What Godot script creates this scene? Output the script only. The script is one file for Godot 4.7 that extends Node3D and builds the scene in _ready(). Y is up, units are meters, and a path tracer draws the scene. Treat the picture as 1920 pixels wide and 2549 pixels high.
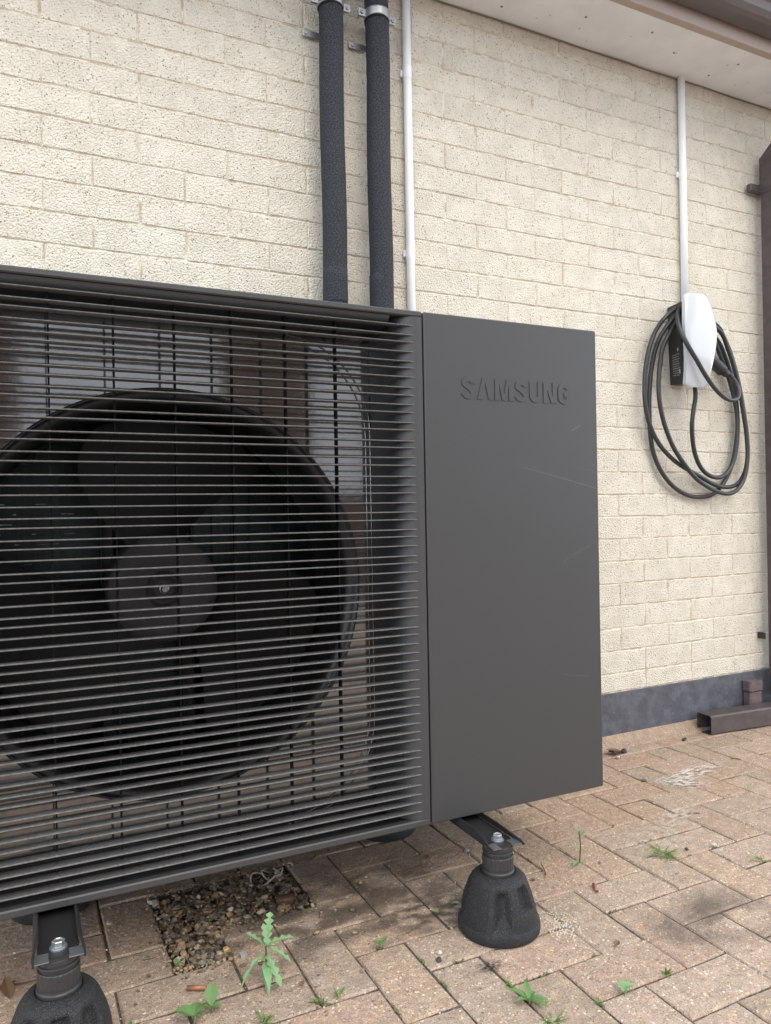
extends Node3D
# A heat pump on rubber feet in front of a painted brick wall, with pipes, a wall charger and block paving.

var rng := RandomNumberGenerator.new()
var M := {}
var taken := {}
const EYE := Vector3(0, 0.769, 1.95)

# ---------------------------------------------------------------- naming
func numbered(called: String) -> String:
	if not taken.has(called):
		taken[called] = 0
		return called
	taken[called] += 1
	return "%s_%03d" % [called, taken[called]]

func tag(o: Node, label: String, category: String, group := "", kind := "") -> Node:
	if label: o.set_meta("label", label)
	if category: o.set_meta("category", category)
	if group: o.set_meta("group", group)
	if kind: o.set_meta("kind", kind)
	return o

func thing(called: String, label: String, category: String, at := Vector3.ZERO, turn := 0.0, group := "") -> Node3D:
	var o := Node3D.new()
	o.name = numbered(called)
	add_child(o)
	o.position = at
	o.rotation.y = turn
	tag(o, label, category, group)
	return o

func put(called: String, mesh: Mesh, mat: Material, parent: Node = null, at := Vector3.ZERO) -> MeshInstance3D:
	var o := MeshInstance3D.new()
	o.mesh = mesh
	o.material_override = mat
	o.position = at
	if parent == null:
		o.name = numbered(called)
		add_child(o)
	else:
		var n := 0
		if parent.has_meta("_n_" + called):
			n = parent.get_meta("_n_" + called) + 1
		parent.set_meta("_n_" + called, n)
		o.name = called if n == 0 else "%s_%03d" % [called, n]
		parent.add_child(o)
	return o

func clean(o: Node) -> void:
	for k in o.get_meta_list():
		if k.begins_with("_n_"): o.remove_meta(k)
	for c in o.get_children(): clean(c)

# ---------------------------------------------------------------- shapes
func S(smooth := false) -> SurfaceTool:
	var st := SurfaceTool.new()
	st.begin(Mesh.PRIMITIVE_TRIANGLES)
	st.set_smooth_group(0 if smooth else -1)
	return st

func done(st: SurfaceTool) -> ArrayMesh:
	st.generate_normals()
	return st.commit()

func tri(st: SurfaceTool, a: Vector3, b: Vector3, c: Vector3) -> void:   # counter-clockwise from outside
	st.add_vertex(a); st.add_vertex(c); st.add_vertex(b)

func quad(st: SurfaceTool, a: Vector3, b: Vector3, c: Vector3, d: Vector3) -> void:
	tri(st, a, b, c); tri(st, a, c, d)

func box(st: SurfaceTool, lo: Vector3, hi: Vector3, bev := 0.0, x := Transform3D()) -> void:
	var c := (lo + hi) / 2.0
	var h := (hi - lo) / 2.0
	var b: float = minf(bev, minf(h.x, minf(h.y, h.z)) * 0.9)
	var P := func(s: Vector3, k: int) -> Vector3:   # corner s, on the face of axis k
		var v := h - Vector3(b, b, b)
		v[k] = h[k]
		return x * (c + v * s)
	for k in 3:
		var u := (k + 1) % 3
		var w := (k + 2) % 3
		for s in [-1.0, 1.0]:
			var cs := []
			for e in [[-1, -1], [1, -1], [1, 1], [-1, 1]]:
				var v := Vector3.ZERO
				v[k] = s; v[u] = e[0]; v[w] = e[1]
				cs.append(P.call(v, k))
			if s > 0: quad(st, cs[0], cs[1], cs[2], cs[3])
			else: quad(st, cs[3], cs[2], cs[1], cs[0])
	if b <= 0.0: return
	for k in 3:                                   # edges along axis k
		var u := (k + 1) % 3
		var w := (k + 2) % 3
		for su in [-1.0, 1.0]:
			for sw in [-1.0, 1.0]:
				var lo1 := Vector3.ZERO
				lo1[k] = -1; lo1[u] = su; lo1[w] = sw
				var hi1 := lo1
				hi1[k] = 1
				var a: Vector3 = P.call(lo1, u)
				var bb: Vector3 = P.call(hi1, u)
				var cc: Vector3 = P.call(hi1, w)
				var d: Vector3 = P.call(lo1, w)
				if su * sw > 0: quad(st, d, cc, bb, a)
				else: quad(st, a, bb, cc, d)
	for sx in [-1.0, 1.0]:
		for sy in [-1.0, 1.0]:
			for sz in [-1.0, 1.0]:
				var s := Vector3(sx, sy, sz)
				if sx * sy * sz > 0: tri(st, P.call(s, 0), P.call(s, 1), P.call(s, 2))
				else: tri(st, P.call(s, 0), P.call(s, 2), P.call(s, 1))

func boxm(lo: Vector3, hi: Vector3, bev := 0.0) -> ArrayMesh:
	var st := S()
	box(st, lo, hi, bev)
	return done(st)

func lathe(st: SurfaceTool, prof: Array, n := 32, x := Transform3D(), r_of = null) -> void:   # prof of Vector2(r, y), upwards with the outside to the right
	for i in prof.size() - 1:
		for j in n:
			var p := []
			for e in [[i, j], [i, j + 1], [i + 1, j + 1], [i + 1, j]]:
				var a: float = TAU * (e[1] % n) / n
				var r: float = prof[e[0]].x
				if r_of != null: r = r_of.call(r, prof[e[0]].y, a)
				p.append(x * Vector3(r * cos(a), prof[e[0]].y, -r * sin(a)))
			quad(st, p[0], p[1], p[2], p[3])

func tube(st: SurfaceTool, pts: Array, r: float, n := 10, caps := true, wob := 0.0) -> void:
	var rings := []
	var up := Vector3(0.123, 0.31, 0.94).normalized()
	for i in pts.size():
		var t: Vector3 = (pts[mini(i + 1, pts.size() - 1)] - pts[maxi(i - 1, 0)]).normalized()
		var s := up.cross(t).normalized()
		if s.length() < 0.5: s = Vector3.RIGHT.cross(t).normalized()
		up = t.cross(s).normalized()
		var ring := []
		for j in n:
			var a := TAU * j / n
			var rr := r * (1.0 + wob * (rng.randf() - 0.5))
			ring.append(pts[i] + (s * cos(a) + up * sin(a)) * rr)
		rings.append(ring)
	for i in pts.size() - 1:
		for j in n:
			var k := (j + 1) % n
			quad(st, rings[i][j], rings[i][k], rings[i + 1][k], rings[i + 1][j])
	if caps:
		for j in n:
			var k := (j + 1) % n
			tri(st, pts[0], rings[0][k], rings[0][j])
			tri(st, pts[-1], rings[-1][j], rings[-1][k])

func spline(c: Array, per := 6) -> Array:
	var out := []
	for i in c.size() - 1:
		var p0: Vector3 = c[maxi(i - 1, 0)]
		var p1: Vector3 = c[i]
		var p2: Vector3 = c[i + 1]
		var p3: Vector3 = c[mini(i + 2, c.size() - 1)]
		for k in per: out.append(p1.cubic_interpolate(p2, p0, p3, float(k) / per))
	out.append(c[-1])
	return out

func v3s(f: Array) -> Array:
	var out := []
	for i in range(0, f.size(), 3): out.append(Vector3(f[i], f[i + 1], f[i + 2]))
	return out

func prism(st: SurfaceTool, poly: PackedVector2Array, z0: float, z1: float, x := Transform3D()) -> void:   # any orientation in, extruded along z
	if Geometry2D.is_polygon_clockwise(poly): poly.reverse()
	# Geometry2D counts with y down: after this the polygon runs clockwise or not; measure it
	var area := 0.0
	for i in poly.size():
		var a := poly[i]
		var b := poly[(i + 1) % poly.size()]
		area += a.x * b.y - b.x * a.y
	if area < 0: poly.reverse()
	var t := Geometry2D.triangulate_polygon(poly)
	for i in range(0, t.size(), 3):
		var a := poly[t[i]]; var b := poly[t[i + 1]]; var c := poly[t[i + 2]]
		if (b - a).cross(c - a) < 0:
			var k := b
			b = c; c = k
		tri(st, x * Vector3(a.x, a.y, z1), x * Vector3(b.x, b.y, z1), x * Vector3(c.x, c.y, z1))
		tri(st, x * Vector3(a.x, a.y, z0), x * Vector3(c.x, c.y, z0), x * Vector3(b.x, b.y, z0))
	for i in poly.size():
		var a := poly[i]
		var b := poly[(i + 1) % poly.size()]
		quad(st, x * Vector3(a.x, a.y, z0), x * Vector3(b.x, b.y, z0), x * Vector3(b.x, b.y, z1), x * Vector3(a.x, a.y, z1))

func sweep_x(st: SurfaceTool, prof: Array, x0: float, x1: float, closed := true, caps := true) -> void:   # prof of Vector2(z, y)
	var area := 0.0
	for i in prof.size():
		var a: Vector2 = prof[i]
		var b: Vector2 = prof[(i + 1) % prof.size()]
		area += a.x * b.y - b.x * a.y
	var pr := prof.duplicate()
	if area < 0: pr.reverse()
	var n := pr.size() if closed else pr.size() - 1
	for i in n:
		var a: Vector2 = pr[i]
		var b: Vector2 = pr[(i + 1) % pr.size()]
		quad(st, Vector3(x1, a.y, a.x), Vector3(x0, a.y, a.x), Vector3(x0, b.y, b.x), Vector3(x1, b.y, b.x))
	if caps:
		var poly := PackedVector2Array(pr)
		var t := Geometry2D.triangulate_polygon(poly)
		for i in range(0, t.size(), 3):
			var p := [poly[t[i]], poly[t[i + 1]], poly[t[i + 2]]]
			if (p[1] - p[0]).cross(p[2] - p[0]) < 0: p = [p[0], p[2], p[1]]
			tri(st, Vector3(x0, p[0].y, p[0].x), Vector3(x0, p[1].y, p[1].x), Vector3(x0, p[2].y, p[2].x))
			tri(st, Vector3(x1, p[0].y, p[0].x), Vector3(x1, p[2].y, p[2].x), Vector3(x1, p[1].y, p[1].x))

# ---------------------------------------------------------------- materials
func lin(r: float, g: float, b: float) -> Color:
	return Color(r, g, b).linear_to_srgb()

func mat(c: Color, rough := 0.8, metal := 0.0, spec := 0.5) -> StandardMaterial3D:
	var m := StandardMaterial3D.new()
	m.albedo_color = c
	m.roughness = rough
	m.metallic = metal
	m.metallic_specular = spec
	return m

func world_map(m: StandardMaterial3D, tile: float, offset := Vector3.ZERO, world := true) -> StandardMaterial3D:
	m.uv1_triplanar = true
	m.uv1_world_triplanar = world
	m.uv1_triplanar_sharpness = 6.0
	m.uv1_scale = Vector3.ONE / tile
	m.uv1_offset = offset
	return m

func relief(m: StandardMaterial3D, t: Texture2D, cm: float) -> StandardMaterial3D:
	m.heightmap_enabled = true
	m.heightmap_texture = t
	m.heightmap_scale = cm
	return m

func noise_image(n: int, freq: float, oct := 4, sd := 1) -> Image:
	var f := FastNoiseLite.new()
	f.seed = sd
	f.noise_type = FastNoiseLite.TYPE_SIMPLEX
	f.frequency = freq
	f.fractal_octaves = oct
	var im := f.get_seamless_image(n, n)
	im.convert(Image.FORMAT_L8)
	return im

func tex(im: Image) -> ImageTexture:
	return ImageTexture.create_from_image(im)

# spots of random size and colour painted on a colour image and a height image, both wrapping round
func spots(rgb: PackedByteArray, h: PackedByteArray, n: int, count: int, r0: float, r1: float, cols: Array, dh: int, mixed := 1.0, bias := 1.0) -> void:
	for i in count:
		var cx := rng.randi() % n
		var cy := rng.randi() % n
		var r := lerpf(r0, r1, pow(rng.randf(), bias))
		var asp := rng.randf_range(0.65, 1.0)
		var an := rng.randf() * PI
		var ca := cos(an)
		var sa := sin(an)
		var c: Color = cols[rng.randi() % cols.size()]
		var k := rng.randf_range(0.85, 1.12)
		var R := int(c.r8 * k); var G := int(c.g8 * k); var B := int(c.b8 * k)
		var ir := int(ceil(r))
		for dy in range(-ir, ir + 1):
			var row := posmod(cy + dy, n) * n
			for dx in range(-ir, ir + 1):
				var u := dx * ca + dy * sa
				var v := (dy * ca - dx * sa) / asp
				var d := (u * u + v * v) / (r * r)
				if d < 1.0:
					var at := row + posmod(cx + dx, n)
					var a := mixed * clampf((1.0 - d) * 3.0, 0.0, 1.0)
					rgb[at * 3] = clampi(int(lerpf(rgb[at * 3], R, a)), 0, 255)
					rgb[at * 3 + 1] = clampi(int(lerpf(rgb[at * 3 + 1], G, a)), 0, 255)
					rgb[at * 3 + 2] = clampi(int(lerpf(rgb[at * 3 + 2], B, a)), 0, 255)
					h[at] = clampi(h[at] + int(dh * (1.0 - d)), 0, 255)

func filled(n: int, c: Color) -> PackedByteArray:
	var im := Image.create(n, n, false, Image.FORMAT_RGB8)
	im.fill(c)
	return im.get_data()

func rgb8(r: int, g: int, b: int) -> Color:
	return Color8(r, g, b)

func rgb_tex(n: int, d: PackedByteArray) -> ImageTexture:
	return tex(Image.create_from_data(n, n, false, Image.FORMAT_RGB8, d))

func l_tex(n: int, d: PackedByteArray) -> ImageTexture:
	return tex(Image.create_from_data(n, n, false, Image.FORMAT_L8, d))

# colour a over noise b between two colours
func mottled(n: int, a: Color, b: Color, freq: float, oct := 5, sd := 3, sharp := 1.6) -> PackedByteArray:
	var d := noise_image(n, freq, oct, sd).get_data()
	var out := PackedByteArray()
	out.resize(n * n * 3)
	for i in n * n:
		var t := clampf((d[i] / 255.0 - 0.5) * sharp + 0.5, 0.0, 1.0)
		out[i * 3] = int(lerpf(a.r8, b.r8, t))
		out[i * 3 + 1] = int(lerpf(a.g8, b.g8, t))
		out[i * 3 + 2] = int(lerpf(a.b8, b.b8, t))
	return out

func make_materials() -> void:
	# painted rough brick
	var n := 1024
	var h := noise_image(n, 0.075, 4, 11).get_data()
	var c := mottled(n, rgb8(211, 205, 191), rgb8(221, 215, 202), 0.006, 5, 5, 1.6)
	spots(c, h, n, 7000, 1.2, 4.0, [rgb8(205, 197, 180), rgb8(198, 189, 170), rgb8(226, 220, 208)], -20, 0.4)
	spots(c, h, n, 3600, 0.9, 3.8, [rgb8(138, 124, 102), rgb8(156, 142, 118), rgb8(118, 107, 90)], -80, 0.8, 2.0)
	var wc := rgb_tex(n, c)
	var wh := l_tex(n, h)
	for i in 5:
		var m := mat(Color(1, 1, 1) * [1.0, 0.985, 0.99, 0.97, 1.0][i] + Color(0, 0, 0, 1), 0.85)
		m.albedo_color = [Color(0.99, 0.993, 0.995), Color(0.983, 0.985, 0.985), Color(0.99, 0.99, 0.988), Color(0.976, 0.977, 0.978), Color(0.987, 0.988, 0.987)][i]
		m.albedo_texture = wc
		relief(m, wh, 0.30)
		M["brick%d" % i] = world_map(m, 0.62, Vector3(0.137 * i, 0.291 * i, 0.07 * i))
	var mo := mat(Color(1, 1, 1), 0.95)
	mo.albedo_texture = rgb_tex(512, mottled(512, rgb8(226, 220, 208), rgb8(186, 170, 146), 0.018, 5, 17, 2.4))
	relief(mo, wh, 0.25)
	M.mortar = world_map(mo, 0.5)
	# block paving: aggregate of many colours
	h = noise_image(n, 0.02, 3, 21).get_data()
	c = mottled(n, rgb8(160, 143, 131), rgb8(178, 160, 147), 0.01, 5, 9, 1.8)
	spots(c, h, n, 15000, 1.2, 3.4, [rgb8(138, 121, 110), rgb8(190, 167, 147), rgb8(168, 149, 137), rgb8(202, 181, 160), rgb8(122, 109, 100), rgb8(182, 163, 150)], 10, 0.85)
	spots(c, h, n, 9000, 0.9, 2.6, [rgb8(206, 190, 166), rgb8(194, 174, 150), rgb8(214, 200, 180), rgb8(120, 104, 92)], 16, 0.8)
	spots(c, h, n, 4200, 1.6, 6.0, [rgb8(212, 196, 172), rgb8(200, 182, 156), rgb8(220, 208, 188), rgb8(188, 146, 106), rgb8(204, 168, 122)], 30, 0.9, 2.0)
	spots(c, h, n, 800, 3.0, 8.0, [rgb8(224, 212, 192), rgb8(190, 138, 96), rgb8(200, 172, 124), rgb8(130, 120, 112)], 40, 0.9, 2.0)
	spots(c, h, n, 5000, 0.8, 2.4, [rgb8(62, 50, 44), rgb8(76, 63, 55)], -50, 0.8)
	var pc := rgb_tex(n, c)
	var ph := l_tex(n, h)
	var tints := [Color(0.965, 0.955, 0.94), Color(0.93, 0.925, 0.905), Color(0.955, 0.925, 0.9), Color(0.905, 0.895, 0.87), Color(0.965, 0.94, 0.905), Color(0.93, 0.905, 0.88), Color(0.955, 0.92, 0.89)]
	for i in tints.size():
		var m := mat(tints[i], 0.92)
		m.albedo_texture = pc
		relief(m, ph, 0.16)
		M["paver%d" % i] = world_map(m, 0.42, Vector3(0.171 * i, 0.0, 0.323 * i))
	# dirt in the joints and under the gravel
	h = noise_image(512, 0.04, 4, 31).get_data()
	c = mottled(512, rgb8(72, 63, 54), rgb8(106, 94, 82), 0.02, 5, 15, 2.2)
	spots(c, h, 512, 5000, 0.8, 2.8, [rgb8(120, 104, 86), rgb8(48, 40, 34), rgb8(150, 134, 112), rgb8(80, 68, 56)], 30, 0.8)
	var dm := mat(Color(1, 1, 1), 1.0)
	dm.albedo_texture = rgb_tex(512, c)
	relief(dm, l_tex(512, h), 0.3)
	M.dirt = world_map(dm, 0.2)
	# rubber crumb
	h = noise_image(512, 0.08, 3, 41).get_data()
	c = filled(512, rgb8(28, 29, 31))
	spots(c, h, 512, 9000, 1.0, 3.4, [rgb8(18, 19, 21), rgb8(42, 44, 47), rgb8(30, 31, 34), rgb8(54, 56, 60)], 50, 0.9)
	spots(c, h, 512, 1700, 1.0, 3.0, [rgb8(104, 108, 114), rgb8(80, 84, 90)], 40, 0.9)
	var rm := mat(Color(1, 1, 1), 0.62)
	rm.albedo_texture = rgb_tex(512, c)
	relief(rm, l_tex(512, h), 0.2)
	M.rubber = world_map(rm, 0.11, Vector3.ZERO, false)
	# pipe insulation
	h = noise_image(512, 0.16, 3, 51).get_data()
	c = mottled(512, rgb8(24, 27, 33), rgb8(58, 63, 73), 0.05, 4, 52, 2.8)
	spots(c, h, 512, 2500, 0.8, 2.6, [rgb8(80, 84, 92), rgb8(26, 28, 32)], 25, 0.7)
	var im := mat(Color(1, 1, 1), 0.75)
	im.albedo_texture = rgb_tex(512, c)
	relief(im, l_tex(512, h), 0.15)
	M.lagging = world_map(im, 0.16, Vector3.ZERO, false)
	# plinth paint
	h = noise_image(512, 0.03, 4, 61).get_data()
	c = mottled(512, rgb8(74, 76, 84), rgb8(88, 91, 100), 0.012, 6, 62, 2.4)
	spots(c, h, 512, 130, 0.6, 2.2, [rgb8(190, 190, 186), rgb8(150, 152, 156)], 0, 0.7, 2.0)
	spots(c, h, 512, 40, 4.0, 16.0, [rgb8(112, 116, 126)], 0, 0.14, 2.0)
	var pm := mat(Color(1, 1, 1), 0.7)
	pm.albedo_texture = rgb_tex(512, c)
	relief(pm, l_tex(512, h), 0.15)
	M.plinth = world_map(pm, 0.55)
	# powder coated metal: fine grain
	var fine := tex(noise_image(512, 0.25, 2, 71))
	var gm := mat(lin(0.044, 0.044, 0.046), 0.42)
	M.metal = world_map(relief(gm, fine, 0.012), 0.12)
	# slats carry a film of dust
	c = mottled(512, rgb8(82, 82, 82), rgb8(104, 103, 102), 0.03, 5, 73, 2.4)
	h = noise_image(512, 0.1, 3, 74).get_data()
	spots(c, h, 512, 2600, 0.6, 1.6, [rgb8(120, 117, 112), rgb8(100, 98, 95)], 10, 0.6)
	var sm := mat(Color(1.0, 1.0, 1.0), 0.36)
	sm.albedo_texture = rgb_tex(512, c)
	M.slat = world_map(sm, 0.14)
	M.dark_metal = mat(lin(0.03, 0.03, 0.031), 0.45)
	M.rib = mat(lin(0.008, 0.008, 0.009), 0.6, 0.0, 0.3)
	var gl := mat(lin(0.15, 0.145, 0.142), 0.08, 0.88)
	gl.clearcoat_enabled = true
	gl.clearcoat = 1.0
	gl.clearcoat_roughness = 0.06
	relief(gl, tex(noise_image(512, 0.02, 3, 81)), 0.003)
	M.gloss = world_map(gl, 0.25)
	M.fan = mat(lin(0.007, 0.0062, 0.0065), 0.6, 0.0, 0.35)
	M.rail = mat(lin(0.017, 0.017, 0.018), 0.5)
	M.ear = mat(lin(0.075, 0.077, 0.082), 0.42)
	M.rim = mat(lin(0.016, 0.015, 0.015), 0.28)
	M.hub = mat(lin(0.040, 0.037, 0.035), 0.6, 0.0, 0.4)
	M.steel = mat(lin(0.42, 0.44, 0.46), 0.45, 0.9)
	M.zinc = mat(lin(0.42, 0.44, 0.46), 0.42, 0.9)
	M.brass = mat(lin(0.42, 0.42, 0.38), 0.35, 1.0)
	# coil fins
	var ci := Image.create(256, 64, false, Image.FORMAT_RGB8)
	for x in 256:
		var e: float = [0.35, 0.75, 1.0, 0.6][x % 4] * (0.8 + 0.4 * rng.randf())
		for y in 64: ci.set_pixel(x, y, Color(0.20 * e, 0.265 * e, 0.26 * e))
	var cm := mat(Color(1, 1, 1), 0.4, 0.4)
	cm.albedo_texture = tex(ci)
	M.coil = world_map(cm, 0.12)
	M.tube = mat(lin(0.3, 0.16, 0.09), 0.4, 0.9)
	# plastics
	M.white = mat(lin(0.83, 0.84, 0.87), 0.36)
	M.cover = mat(lin(0.52, 0.545, 0.58), 0.10)
	M.black = mat(lin(0.022, 0.023, 0.026), 0.5)
	M.cable = mat(lin(0.028, 0.03, 0.034), 0.42)
	var bc := mottled(256, rgb8(73, 66, 67), rgb8(83, 75, 76), 0.02, 5, 91, 2.2)
	var bh := noise_image(256, 0.05, 3, 92).get_data()
	spots(bc, bh, 256, 60, 0.8, 2.4, [rgb8(150, 136, 130), rgb8(60, 48, 46)], 0, 0.5)
	var bm := mat(Color(1, 1, 1), 0.42)
	bm.albedo_texture = rgb_tex(256, bc)
	M.brown = world_map(bm, 0.3)
	var bg := mat(Color(1.25, 1.2, 1.2), 0.75)
	bg.albedo_texture = rgb_tex(256, bc)
	M.brown_dusty = world_map(bg, 0.2)
	# eaves
	var ec := mottled(512, rgb8(230, 228, 224), rgb8(238, 236, 232), 0.01, 5, 95, 2.0)
	var eh := noise_image(512, 0.03, 3, 96).get_data()
	spots(ec, eh, 512, 26, 1.0, 3.0, [rgb8(150, 146, 140), rgb8(174, 168, 160)], 0, 0.6)
	var em := mat(Color(0.97, 0.99, 1.03), 0.6)
	em.albedo_texture = rgb_tex(512, ec)
	M.soffit = world_map(em, 0.9)
	M.fascia = world_map(mat(lin(0.40, 0.33, 0.30), 0.6), 0.3)
	M.gutter = mat(lin(0.115, 0.098, 0.100), 0.4)
	M.hole = mat(lin(0.22, 0.21, 0.20), 0.9)
	M.sealant = mat(lin(0.22, 0.19, 0.15), 0.9)
	M.roof = mat(lin(0.12, 0.08, 0.06), 0.9)
	# small things
	for a in [["leaf", 0.10, 0.185, 0.055], ["pale_leaf", 0.17, 0.30, 0.14], ["grass", 0.09, 0.19, 0.03], ["moss", 0.085, 0.13, 0.05], ["dead", 0.16, 0.09, 0.05]]:
		var m := mat(lin(a[1], a[2], a[3]), 0.6)
		m.backlight_enabled = true
		m.backlight = Color(a[1], a[2], a[3]) * 1.4
		M[a[0]] = m
	M.copper = mat(lin(0.36, 0.17, 0.10), 0.5, 0.4)
	M.old_copper = mat(lin(0.14, 0.075, 0.05), 0.5, 0.5)
	M.pebble = mat(lin(0.26, 0.25, 0.24), 0.8)
	M.pale_pebble = mat(lin(0.55, 0.5, 0.42), 0.8)
	M.dark_pebble = mat(lin(0.05, 0.05, 0.055), 0.8)
	M.orange_pebble = mat(lin(0.38, 0.24, 0.1), 0.8)
	M.twig = mat(lin(0.11, 0.075, 0.05), 0.9)
	M.tie = mat(lin(0.5, 0.44, 0.36), 0.6)
	var gv := mat(Color(1, 1, 1), 0.8)
	gv.vertex_color_use_as_albedo = true
	M.gravel = gv
	# the house opposite
	c = mottled(512, rgb8(86, 65, 58), rgb8(106, 80, 71), 0.02, 4, 98, 2.2)
	for r in 16:
		for y in 3:
			for x in 512:
				var at := ((r * 32 + y) * 512 + x) * 3
				c[at] = 150; c[at + 1] = 140; c[at + 2] = 126
		for y in range(3, 32):
			for k in 6:
				for w in 3:
					var xx := (int(k * 512.0 / 6.0) + (43 if r % 2 else 0) + w) % 512
					var at := ((r * 32 + y) * 512 + xx) * 3
					c[at] = 150; c[at + 1] = 140; c[at + 2] = 126
	var om := mat(Color(1, 1, 1), 0.9)
	om.albedo_texture = rgb_tex(512, c)
	M.far_brick = world_map(om, 1.2)

func _ready() -> void:
	rng.seed = 4711
	# ---------------- camera
	var phi := atan2(3810.0, 1860.0)
	var roll := deg_to_rad(1.03)
	var fwd := Vector3(cos(phi), 0, -sin(phi))
	var rt := Vector3(sin(phi), 0, cos(phi))
	var cam := Camera3D.new()
	cam.name = "camera"
	add_child(cam)
	cam.transform = Transform3D(Basis(rt * cos(roll) - Vector3.UP * sin(roll), rt * sin(roll) + Vector3.UP * cos(roll), -fwd), EYE)
	cam.fov = rad_to_deg(2.0 * atan(1274.5 / 1860.0))
	cam.near = 0.05
	cam.far = 500.0
	cam.current = true
	# ---------------- sky, sun, exposure
	var sky := ProceduralSkyMaterial.new()
	sky.sky_top_color = lin(0.84, 0.93, 1.05)
	sky.sky_horizon_color = lin(1.22, 1.31, 1.43)
	sky.sky_curve = 0.35
	sky.ground_bottom_color = lin(0.2, 0.18, 0.16)
	sky.ground_horizon_color = lin(0.4, 0.4, 0.4)
	sky.sky_energy_multiplier = 1.0
	var env := Environment.new()
	env.background_mode = Environment.BG_SKY
	env.sky = Sky.new()
	env.sky.sky_material = sky
	env.tonemap_mode = Environment.TONE_MAPPER_LINEAR
	env.tonemap_exposure = 2.85
	env.sdfgi_enabled = true
	env.ssao_enabled = true
	env.ssil_enabled = true
	var we := WorldEnvironment.new()
	we.name = "sky"
	we.environment = env
	add_child(we)
	var sun := DirectionalLight3D.new()
	sun.name = "sun"
	sun.light_energy = 0.28
	sun.light_color = Color(1.0, 0.98, 0.95)
	sun.light_angular_distance = 40.0
	sun.shadow_enabled = true
	sun.rotation = Vector3(deg_to_rad(-50), deg_to_rad(6), 0)
	add_child(sun)

	make_materials()
	build_ground()
	build_wall()
	build_eaves()
	build_house_opposite()
	build_pump()
	build_feet()
	build_pipes()
	build_downpipes()
	build_charger()
	build_gravel()
	build_small_things()
	for c in get_children(): clean(c)

# ---------------------------------------------------------------- ground
const PX := 0.231
const PZ := 0.1035
const SX := 0.1
const SZ := 0.1
const GY := -0.034      # the paving lies this far below the foot of the plinth
const GK := 1.0442

func FL(x: float, y: float, z: float) -> Vector3:   # a spot measured at level 0, moved to the paving
	return Vector3(x * GK, GY + y, EYE.z + (z - EYE.z) * GK)

func seen(p: Vector3) -> bool:
	var phi := atan2(3810.0, 1860.0)
	var v := p - EYE
	var Z := v.dot(Vector3(cos(phi), 0, -sin(phi)))
	if Z < 0.1: return false
	var X := v.dot(Vector3(sin(phi), 0, cos(phi))) / Z
	var Y := -v.y / Z
	return absf(X) < 0.56 and absf(Y) < 0.73

func paver_shape(st: SurfaceTool, lx: float, lz: float, x := Transform3D()) -> void:
	var g := 0.0019
	var hx := lx / 2 - g
	var hz := lz / 2 - g
	var b := 0.0038
	var top := []
	var mid := []
	var bot := []
	# the outline is worn: two points along the long sides, each corner a little off
	var out := [Vector2(-hx, hz), Vector2(-hx / 3, hz), Vector2(hx / 3, hz), Vector2(hx, hz), Vector2(hx, -hz), Vector2(hx / 3, -hz), Vector2(-hx / 3, -hz), Vector2(-hx, -hz)]
	for p in out:
		var j := Vector2(rng.randf_range(-1, 1), rng.randf_range(-1, 1)) * 0.0013
		var q: Vector2 = p + j
		var e := Vector2(signf(p.x) * (b if absf(p.x) > hx * 0.9 else 0.0), signf(p.y) * b) * rng.randf_range(0.5, 1.3)
		top.append(x * Vector3(q.x - e.x, rng.randf_range(-0.0004, 0.0004), q.y - e.y))
		mid.append(x * Vector3(q.x, -rng.randf_range(0.002, 0.0045), q.y))
		bot.append(x * Vector3(q.x, -0.045, q.y))
	for i in 3: quad(st, top[i], top[i + 1], top[6 - i], top[7 - i])
	for i in 8:
		var k := (i + 1) % 8
		quad(st, mid[i], mid[k], top[k], top[i])
		quad(st, bot[i], bot[k], mid[k], mid[i])

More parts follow.
